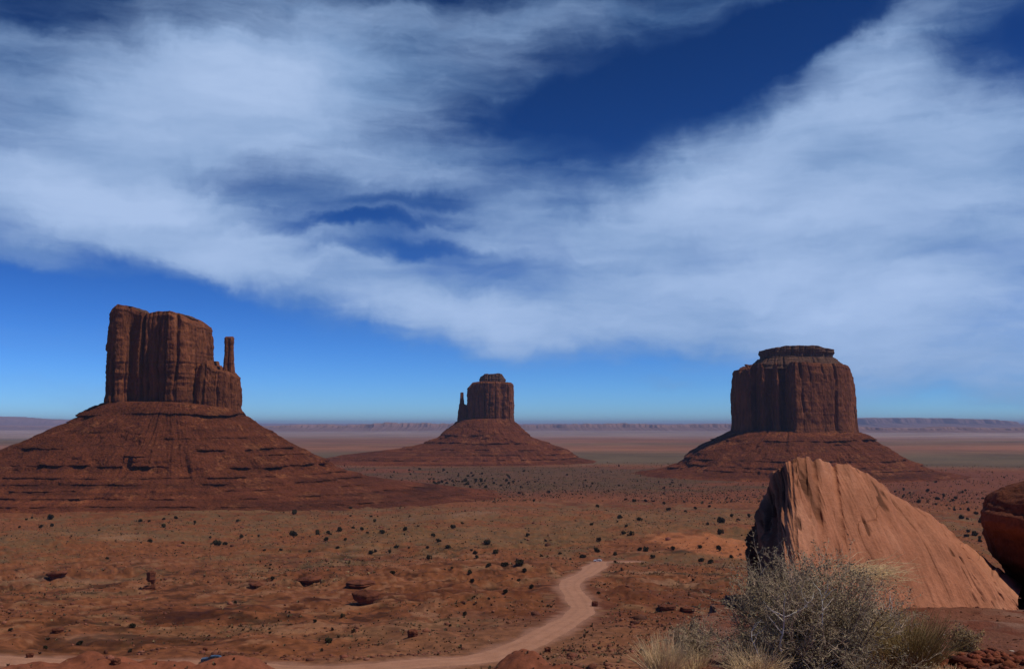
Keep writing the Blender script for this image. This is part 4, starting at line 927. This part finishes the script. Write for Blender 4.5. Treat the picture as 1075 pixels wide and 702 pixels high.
z6 = [(160,127,8),(130,158,5),(64,158,5),(165,155,5),(85,135,4),(103,130,4),(371,98,6),(450,138,6),(480,140,5),(527,132,6),(527,157,6),(568,130,5),(628,141,7),(545,118,3),(320,170,4),(765,140,4),(780,190,6),(677,195,3),(678,180,3),(700,213,8),(485,204,6),(833,189,5),(852,232,5),(948,183,8),(1022,178,8),(1050,200,5),(1066,182,4),(948,113,7),(905,232,4),(455,210,4),(428,474,9),(35,487,7),(760,400,7),(1060,525,7),(255,535,6),(147,551,5),(1015,460,7),(725,213,5),(345,260,4),(590,210,4),(880,325,4),(420,560,4),(870,502,3)]
def conv(L, ox, oy, sc, dflt=5): return [(ox + t[0] / sc, oy + t[1] / sc, (t[2] if len(t) > 2 else dflt) * .98) for t in L]
place_junipers(conv(z6, 0, 500, 3.071), 'junipers on the left slope', 'small dark green juniper on the red ground below the butte at the left')
place_junipers(conv(z7, 280, 480, 3.161), 'junipers on the middle slope', 'small dark green juniper on the red slope in the middle, left of the road head')
place_junipers(conv(z8, 520, 480, 3.163), 'junipers right of the road head', 'dark green juniper on the grassy ground around the far end of the road')
r3 = random.Random(3)
far = [(r3.gauss(492, 22), r3.gauss(506, 3.5), r3.uniform(2.6, 4.5)) for _ in range(42)] + [(r3.uniform(385, 740), r3.uniform(491, 512), r3.uniform(2.0, 3.4)) for _ in range(60)]
place_junipers(far, 'junipers on the far flats', 'tiny dark juniper dot on the distant sage flats below the middle butte')
rt = [(r3.uniform(930, 1034), r3.uniform(512, 535), r3.uniform(3, 5.5)) for _ in range(26)] + [(r3.uniform(1000, 1034), r3.uniform(535, 570), r3.uniform(4, 7)) for _ in range(12)]
place_junipers(rt, 'junipers beyond the boulders', 'small dark juniper on the plain between the smooth boulder and the dark one')

# ------------------------------------------------------------------ outcrops on the slope
M_OUT = rock_mat('outcrop rock', (.21, .07, .034), (.12, .038, .02), scale=.35, bump=.7, fine=.3)
def slab(name, loc, rx, ry, h, seed, prof, tilt=0.0, n=64, m=26, parent=None):
    """an angular layered rock: prof = [(height fraction, width factor)]"""
    r_ = np.random.default_rng(seed); k = 9; a0 = np.sort(r_.uniform(0, 2 * np.pi, k)) ; a0 = np.linspace(0, 2 * np.pi, k, endpoint=False) + r_.uniform(-.25, .25, k)
    pr = r_.uniform(.72, 1.1, k); px_ = np.cos(a0) * pr; py_ = np.sin(a0) * pr
    t = np.linspace(0, k, n, endpoint=False); i = t.astype(int); f = t - i
    ox = px_[i] * (1 - f) + px_[(i + 1) % k] * f; oy = py_[i] * (1 - f) + py_[(i + 1) % k] * f
    v = np.linspace(0, 1, m)[:, None]; w_ = np.interp(v, [p[0] for p in prof], [p[1] for p in prof]) + .07 * vn(v * 9 + seed, v * 0, seed=seed) + .05 * vn(v * 22, v * 0 + seed, seed=seed + 1)
    X = ox[None] * w_; Y = oy[None] * w_; Z = v + 0 * X
    d = 1 + .16 * fbm(X * 2 + seed, Y * 2, Z * 2, seed=seed + 2); X = X * d * rx; Y = Y * d * ry; Z = (Z + .16 * fbm(X / rx * 1.5, Y / ry * 1.5, seed=seed + 3) * v) * h + tilt * X
    V = [np.stack([X, Y, Z], -1).reshape(-1, 3)]
    for q in (.6, .25, .01): V.append(np.column_stack([X[-1] * q, Y[-1] * q, Z[-1] * 1.0 + h * .05 * (1 - q)]))
    V = np.vstack(V); g = 1 + .35 * vn(V[:, 2] / h * 8, V[:, 0] / rx * 2, seed=seed + 4); 
    o = mesh(name, V, gridF(m + 3, n, wrap=True), M_OUT, parent, col=np.clip(np.stack([g, g, g], 1), .4, 1.6)); o.location = loc
    return o
def outcrop(px, py, w, h, label, seed, dep=None, under=.6, name='rock_outcrop'):
    q = ground_hit(px, py); k = q[1] / FPX; rx, hz = w * k / 2, h * k; dep = dep or rx * .9
    under *= .45 if w < 26 or h < 10 else .9
    pr = [(0, 1 - under * .5), (.35, 1 - under * .55), (.55, .98), (.8, 1.05), (.93, .98), (1, .8)]
    o = slab(name, (q[0], q[1] + dep * .4, q[2] - hz * .4), rx, dep, hz * 1.3, seed, pr, tilt=((seed % 5) - 2) * .05)
    return tag(o, label, 'rock')
outcrop(383, 634, 26, 13, 'broad dark overhanging red rock with black shade beneath, left of the road', 911, under=.75)
outcrop(376, 617, 34, 7, 'thin flat ledge of red rock just above the dark overhanging rock', 912, under=.8)
outcrop(325, 612, 26, 6, 'low narrow red ledge left of the dark overhanging rock', 913, under=.7)
outcrop(58, 606, 22, 6, 'low red ledge near the left edge beside the balanced rock', 914, under=.7)
outcrop(268, 617, 18, 5, 'small red ledge between the balanced rock and the dark overhanging rock', 915, under=.7)
outcrop(433, 668, 12, 7, 'small rough red rock on the bank above the road', 916, under=.3)
outcrop(60, 664, 14, 5, 'flat red rock on the pale sandy ground at the lower left', 917, under=.3)
outcrop(625, 636, 8, 5, 'rough red rock at the inner bend of the road', 918, under=.2)
outcrop(700, 640, 18, 5, 'flat dark red rock on the slope right of the road', 921, under=.4)
outcrop(722, 643, 16, 6, 'broken dark red rock beside the flat one right of the road', 922, under=.4)
def hoodoo():
    q = ground_hit(158, 618); k = q[1] / FPX; root = empty('balanced_rock', (q[0], q[1], q[2] - .3)); tag(root, 'dark balanced rock, a block perched on a thin crooked neck', 'rock')
    slab('rock_base', (-2.5 * k, 0, -.8 * k), 8 * k, 6 * k, 5 * k, 930, [(0, 1), (.5, .9), (.8, .7), (1, .35)], parent=root)
    slab('rock_neck', (2.2 * k, 0, 2.2 * k), 3.2 * k, 3 * k, 8 * k, 931, [(0, 1.1), (.5, .6), (1, 1)], tilt=.1, parent=root)
    slab('rock_block', (.2 * k, 0, 8.0 * k), 5.0 * k, 5 * k, 10.5 * k, 932, [(0, .55), (.2, .9), (.6, 1), (.9, 1.05), (1, .8)], parent=root)
hoodoo()
# boulders scattered at the foot of mounds
for i, (px, py, w, lab) in enumerate(((215, 683, 6, 'red rock on the crest of the mound just left of the blue car'), (30, 690, 8, 'red rock on the low mound at the bottom left corner'), (121, 697, 10, 'dark red rock in the gap between the two mounds at the bottom left'), (575, 684, 8, 'red rock on the mound below the bend of the road'))):
    outcrop(px, py, w, w * .6, lab, 940 + i, under=.1)

# ------------------------------------------------------------------ cars
def car(px, py, col, label, heading, Lc=4.5, blue=False):
    q = ground_hit(px, py, lambda X, Y: Hbase(X, Y)); i_ = np.argmin(np.hypot(road_pts[:, 0] - q[0], road_pts[:, 1] - q[1])); q = road_pts[i_] + (0, 1.5, 0) if i_ < 110 else ground_hit(px, py); root = empty('parked_car', (q[0], q[1], ground_at(q[0], q[1]) + .03), heading); tag(root, label, 'car')
    paint = plain_mat('car paint', col, .4, .03, 1, 0, .25); glass = plain_mat('car glass', (.02, .025, .03), .08, 0); tyre_m = plain_mat('tyre rubber', (.02, .02, .02), .9, .1); rim_m = plain_mat('wheel metal', (.5, .5, .5), .3, .1, 3, .9); lamp_m = plain_mat('headlight glass', (.85, .85, .8), .1, .02); tail_m = plain_mat('tail light', (.35, .02, .02), .2, .02)
    prof = [(-2.22, .45), (-2.25, .75), (-2.18, .98), (-1.2, 1.06), (-.72, 1.12), (-.15, 1.46), (.5, 1.52), (1.6, 1.47), (2.05, 1.15), (2.2, 1.0), (2.24, .6), (2.18, .38)]
    low = [(2.0, .3), (1.75, .32), (1.7, .6), (1.38, .72), (1.05, .6), (1.0, .3), (-1.0, .3), (-1.05, .6), (-1.38, .72), (-1.7, .6), (-1.75, .32), (-2.1, .32)]
    loop = prof + low; n = len(loop); V = []; 
    for yy, kk in ((-.86, 0), (-.88, 1), (.88, 1), (.86, 0)):
        for (x, z) in loop:
            tum = max(0, z - 1.0) * .42
            V.append((x * (1 if kk else .985), (abs(yy) - tum) * (1 if yy > 0 else -1), z * 1.0 if kk else z))
    V = np.array(V); 
    V[:n, 1] -= .0; F = [[i, (i + 1) % n, n * 3 + (i + 1) % n, n * 3 + i][::-1] for i in range(n)]
    V = np.vstack([V[:n], V[3 * n:]]); F = [[i, (i + 1) % n, n + (i + 1) % n, n + i] for i in range(n)] + [list(range(n))[::-1], [n + i for i in range(n)]]
    b = mesh('body', V, F, paint, root)
    bv = b.modifiers.new('bevel', 'BEVEL'); bv.width = .05; bv.segments = 2; bv.limit_method = 'ANGLE'; bv.angle_limit = R(25)
    def quad(nm, pts, m, par=root):
        P_ = np.array(pts, float); c = P_.mean(0); nrm = np.cross(P_[1] - P_[0], P_[2] - P_[0]); nrm /= np.linalg.norm(nrm)
        Vq = np.vstack([P_ + nrm * .012, P_ - nrm * .02]); k = len(P_)
        Fq = [list(range(k)), [k + i for i in range(k)][::-1]] + [[i, i + k, (i + 1) % k + k, (i + 1) % k] for i in range(k)]
        return mesh(nm, Vq, Fq, m, par)
    def sidey(z, s): return s * (.86 - max(0, z - 1.0) * .42 + .004)
    for s in (-1, 1):
        for xs in ([(-.66, 1.10), (.35, 1.10), (.35, 1.45), (-.12, 1.42)], [(.42, 1.10), (1.25, 1.10), (1.25, 1.44), (.42, 1.45)], [(1.32, 1.10), (1.9, 1.12), (1.6, 1.41), (1.32, 1.43)]):
            pts = [(x, sidey(z, s), z) for x, z in xs]; quad('window', pts if s < 0 else pts[::-1], glass)
        for xw in (-1.38, 1.38):
            t = []
            for (rad, wd, m, nm) in ((.33, .22, tyre_m, 'tyre'), (.2, .235, rim_m, 'rim')):
                k = 20; a = np.linspace(0, 2 * np.pi, k, endpoint=False)
                V1 = np.stack([np.cos(a) * rad, 0 * a - wd / 2, np.sin(a) * rad], 1); V2 = V1 + np.array((0, wd, 0))
                t.append((nm, np.vstack([V1, V2]), [[i, (i + 1) % k, k + (i + 1) % k, k + i] for i in range(k)] + [list(range(k))[::-1], [k + i for i in range(k)]], m))
            wl = empty('wheel', (xw, s * .78, .33)); wl.parent = root
            for nm, Vw, Fw, m in t: mesh(nm, Vw, Fw, m, wl)
        quad('headlight', [(-2.262, s * .75, .72), (-2.262, s * .48, .72), (-2.24, s * .48, .9), (-2.24, s * .75, .9)][::s], lamp_m)
        quad('tail_light', [(2.25, s * .78, .72), (2.25, s * .6, .72), (2.225, s * .6, .98), (2.225, s * .78, .98)][::-s], tail_m)
    quad('windscreen', [(-.70, -.76, 1.15), (-.70, .76, 1.15), (-.19, .66, 1.455), (-.19, -.66, 1.455)][::-1], glass)
    quad('rear_window', [(2.02, -.72, 1.19), (2.02, .72, 1.19), (1.66, .66, 1.45), (1.66, -.66, 1.45)], glass)
    sc = Lc / 4.5; root.scale = (sc,) * 3
    return root
car(223, 690, (.012, .035, .075), 'small dark blue car on the dirt road behind the red mounds', R(8), 5.0)
car(627.5, 589.5, (.7, .72, .74), 'small white car parked at the far head of the dirt road', R(-12), 4.9)

# ------------------------------------------------------------------ haze
def haze():
    V = [(x, y, z) for z in (-60, 340) for (x, y) in ((-72000, -72000), (72000, -72000), (72000, 72000), (-72000, 72000))]
    F = [(0, 3, 2, 1), (4, 5, 6, 7), (0, 1, 5, 4), (1, 2, 6, 5), (2, 3, 7, 6), (3, 0, 4, 7)]
    m = bpy.data.materials.new('desert haze'); m.use_nodes = True; w = NT(m.node_tree); w.n.clear()
    out = w.node('ShaderNodeOutputMaterial'); pv = w.node('ShaderNodeVolumePrincipled', {'Color': (.57, .67, 1.0, 1), 'Density': 2.9e-5, 'Anisotropy': 0.0})
    w.l.new(pv.outputs[0], out.inputs['Volume'])
    o = mesh('haze', np.array(V, float), F, m); tag(o, kind='stuff')
haze()
